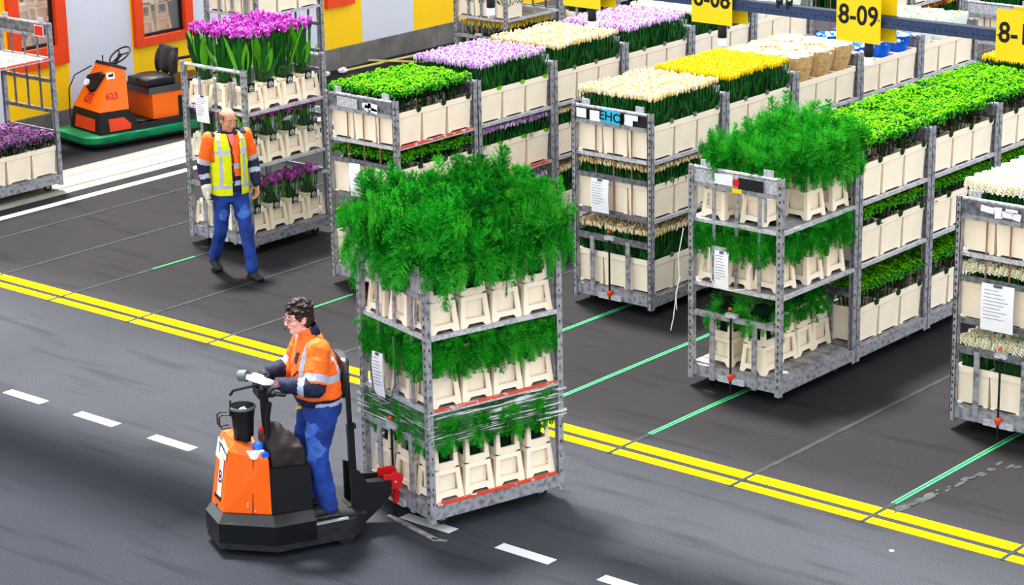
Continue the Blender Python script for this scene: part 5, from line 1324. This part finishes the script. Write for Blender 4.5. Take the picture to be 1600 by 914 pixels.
stick(tB, 'yellow_label', 'sign_yellow', .36, .15, .13, .07, -.59)
tA = FIRST[('A', 0)]
for x, z, w, h, r in ((-.17,1.94,.28,.10,.02),(.10,1.945,.12,.05,-.1),(.18,1.935,.13,.07,.08),(.20,1.90,.09,.05,.2),(.10,1.92,.06,.06,.3)): stick(tA, 'white_label', 'paper' if x > 0 else 'galvanised_light', x, z, w, h, -.612, r)
tD = FIRST[('D', 0)]
for x, z, w, h, r in ((-.20,1.955,.12,.05,.1),(-.10,1.94,.07,.09,-.1),(-.02,1.935,.10,.05,.0),(.07,1.93,.07,.06,.2),(.02,1.97,.11,.03,0)): stick(tD, 'white_label', 'paper', x, z, w, h, -.612, r)
stick(tC, 'white_label', 'paper', -.12, 1.945, .20, .09, -.612); stick(tC, 'black_label', 'black', .17, 1.935, .26, .10, -.612); stick(tC, 'yellow_label', 'sign_yellow', .03, 1.865, .10, .04, -.614)
q = MB(); q.disc((0,0,0), (0,1,0), .035, 14, .004); o = q.obj('red_badge', M['red'], tC); o.location = (.02, -.614, 1.935)
q = MB(); q.box((-.12, -.60, 1.29), (.25, .004, .09)); q.obj('clip_board', M['galvanised_light'], tC)
stick(tF, 'white_label', 'paper', -.30, 1.95, .10, .10, -.626, .3); stick(tF, 'white_label', 'paper', .05, 1.955, .20, .06, -.627, .1)
q = MB(); q.mi = 0; q.box((.118, -.40, 1.71), (.003, .10, .14)); 
# cords
b = MB(); b.tube([(-12.02,16.36,1.45),(-12.06,16.34,1.2),(-12.05,16.34,1.0),(-12.075,16.33,.85),(-12.10,16.32,.62),(-12.13,16.32,.50)], .005, 5); b.tube([(-12.04,16.34,1.0),(-12.08,16.33,.86),(-12.07,16.33,.70)], .004, 5)
thing_mesh(b, 'cord', M['cord_white'], 'frayed white cord hanging on the outer upright of the half-empty fern trolley', 'cord')
b = MB(); pts = [cF+ex*x-ey*.665 for x in (-.26,-.22,-.12,.02,.10,.10)]; b.tube([(p_.x, p_.y, z) for p_, z in zip(pts, (1.22,1.0,.90,.95,1.12,1.50))], .007, 6)
thing_mesh(b, 'cord', M['clip_grey'], 'grey loop of cable hanging on the front of the towed trolley', 'cable')
b = MB(); b.tube([(-11.72,16.335,1.33),(-11.73,16.33,1.10),(-11.66,16.33,.99),(-11.50,16.33,.98),(-11.34,16.33,1.02),(-11.28,16.335,1.25)], .0055, 6)
thing_mesh(b, 'cord', M['cord_white'], 'thin white cable looped under the papers of the half-empty fern trolley', 'cable')
# litter
b = MB(); b.box((0,0,.009), (1.5,.055,.018), Matrix.Rotation(.0, 3, 'Z')); thing_mesh(b, 'strapping', M['straw'], 'pale strap lying crosswise on the floor by the grey plinth, longer one', 'strap', (-24.35, 25.55, 0), 1.52)
b = MB(); b.box((0,0,.028), (1.1,.05,.018)); thing_mesh(b, 'strapping', M['straw'], 'pale strap crossing over the longer strap by the plinth', 'strap', (-24.2, 25.65, 0), .45)
for x, y, s, lab in ((-24.25, 24.60, .055, 'crumpled white paper ball on the floor by the plinth'), (-24.3, 24.30, .045, 'smaller crumpled grey paper beside the paper ball')):
    b = MB(); r = random.Random(int(s*1000)); b.ball((0,0,s*.8), (s*1.4,s,s*.8), 9, 6)
    b.v = [tuple(Vector(v)*(1+r.uniform(-.18,.18))) for v in b.v]; thing_mesh(b, 'crumpled_paper', M['paper'], lab, 'litter', (x, y, .012), r.random()*3)
b = MB(); b.lathe([(.018,0),(.02,.004),(.012,.008)], (0,0,0), 8); thing_mesh(b, 'petal_scrap', M['paper'], 'small white scrap on the dark floor beyond the yellow lines', 'litter', (-8.55, 14.24, .001))
b = MB(); b.loft([[Vector((-.05,-.02,0)),Vector((.05,-.03,0)),Vector((.04,.03,.004)),Vector((-.04,.02,.012))],[Vector((-.05,-.02,.003)),Vector((.05,-.03,.003)),Vector((.04,.03,.007)),Vector((-.04,.02,.015))]]); thing_mesh(b, 'paper_scrap', M['paper'], 'white paper scrap on the bare lowest deck of the fern trolley', 'litter', (-11.13, 16.62, .2245), .7)
b = MB(); b.prism([(-.32,-.02),(.30,-.028),(.33,.0),(.30,.016),(-.32,.02)], .0, .012); b.prism([(.26,-.02),(.38,.05),(.39,.035),(.30,-.03)], .0, .012)
pp = cF - ey*.66 + ex*.28
thing_mesh(b, 'floor_plate', M['board'], 'pale flat bar on the floor under the front corner of the towed trolley', 'bar', (pp.x, pp.y, .003), A15+.05)

# the builders' first copies have served; keep only the placed ones
for k, v in list(PROTO.items()): remove_tree(v[0])
for d in (SQ, FERN, CURC, FRAME):
    for v in d.values(): remove_tree(v)
for v in TROLLEY.values(): remove_tree(v)
bpy.context.view_layer.update()
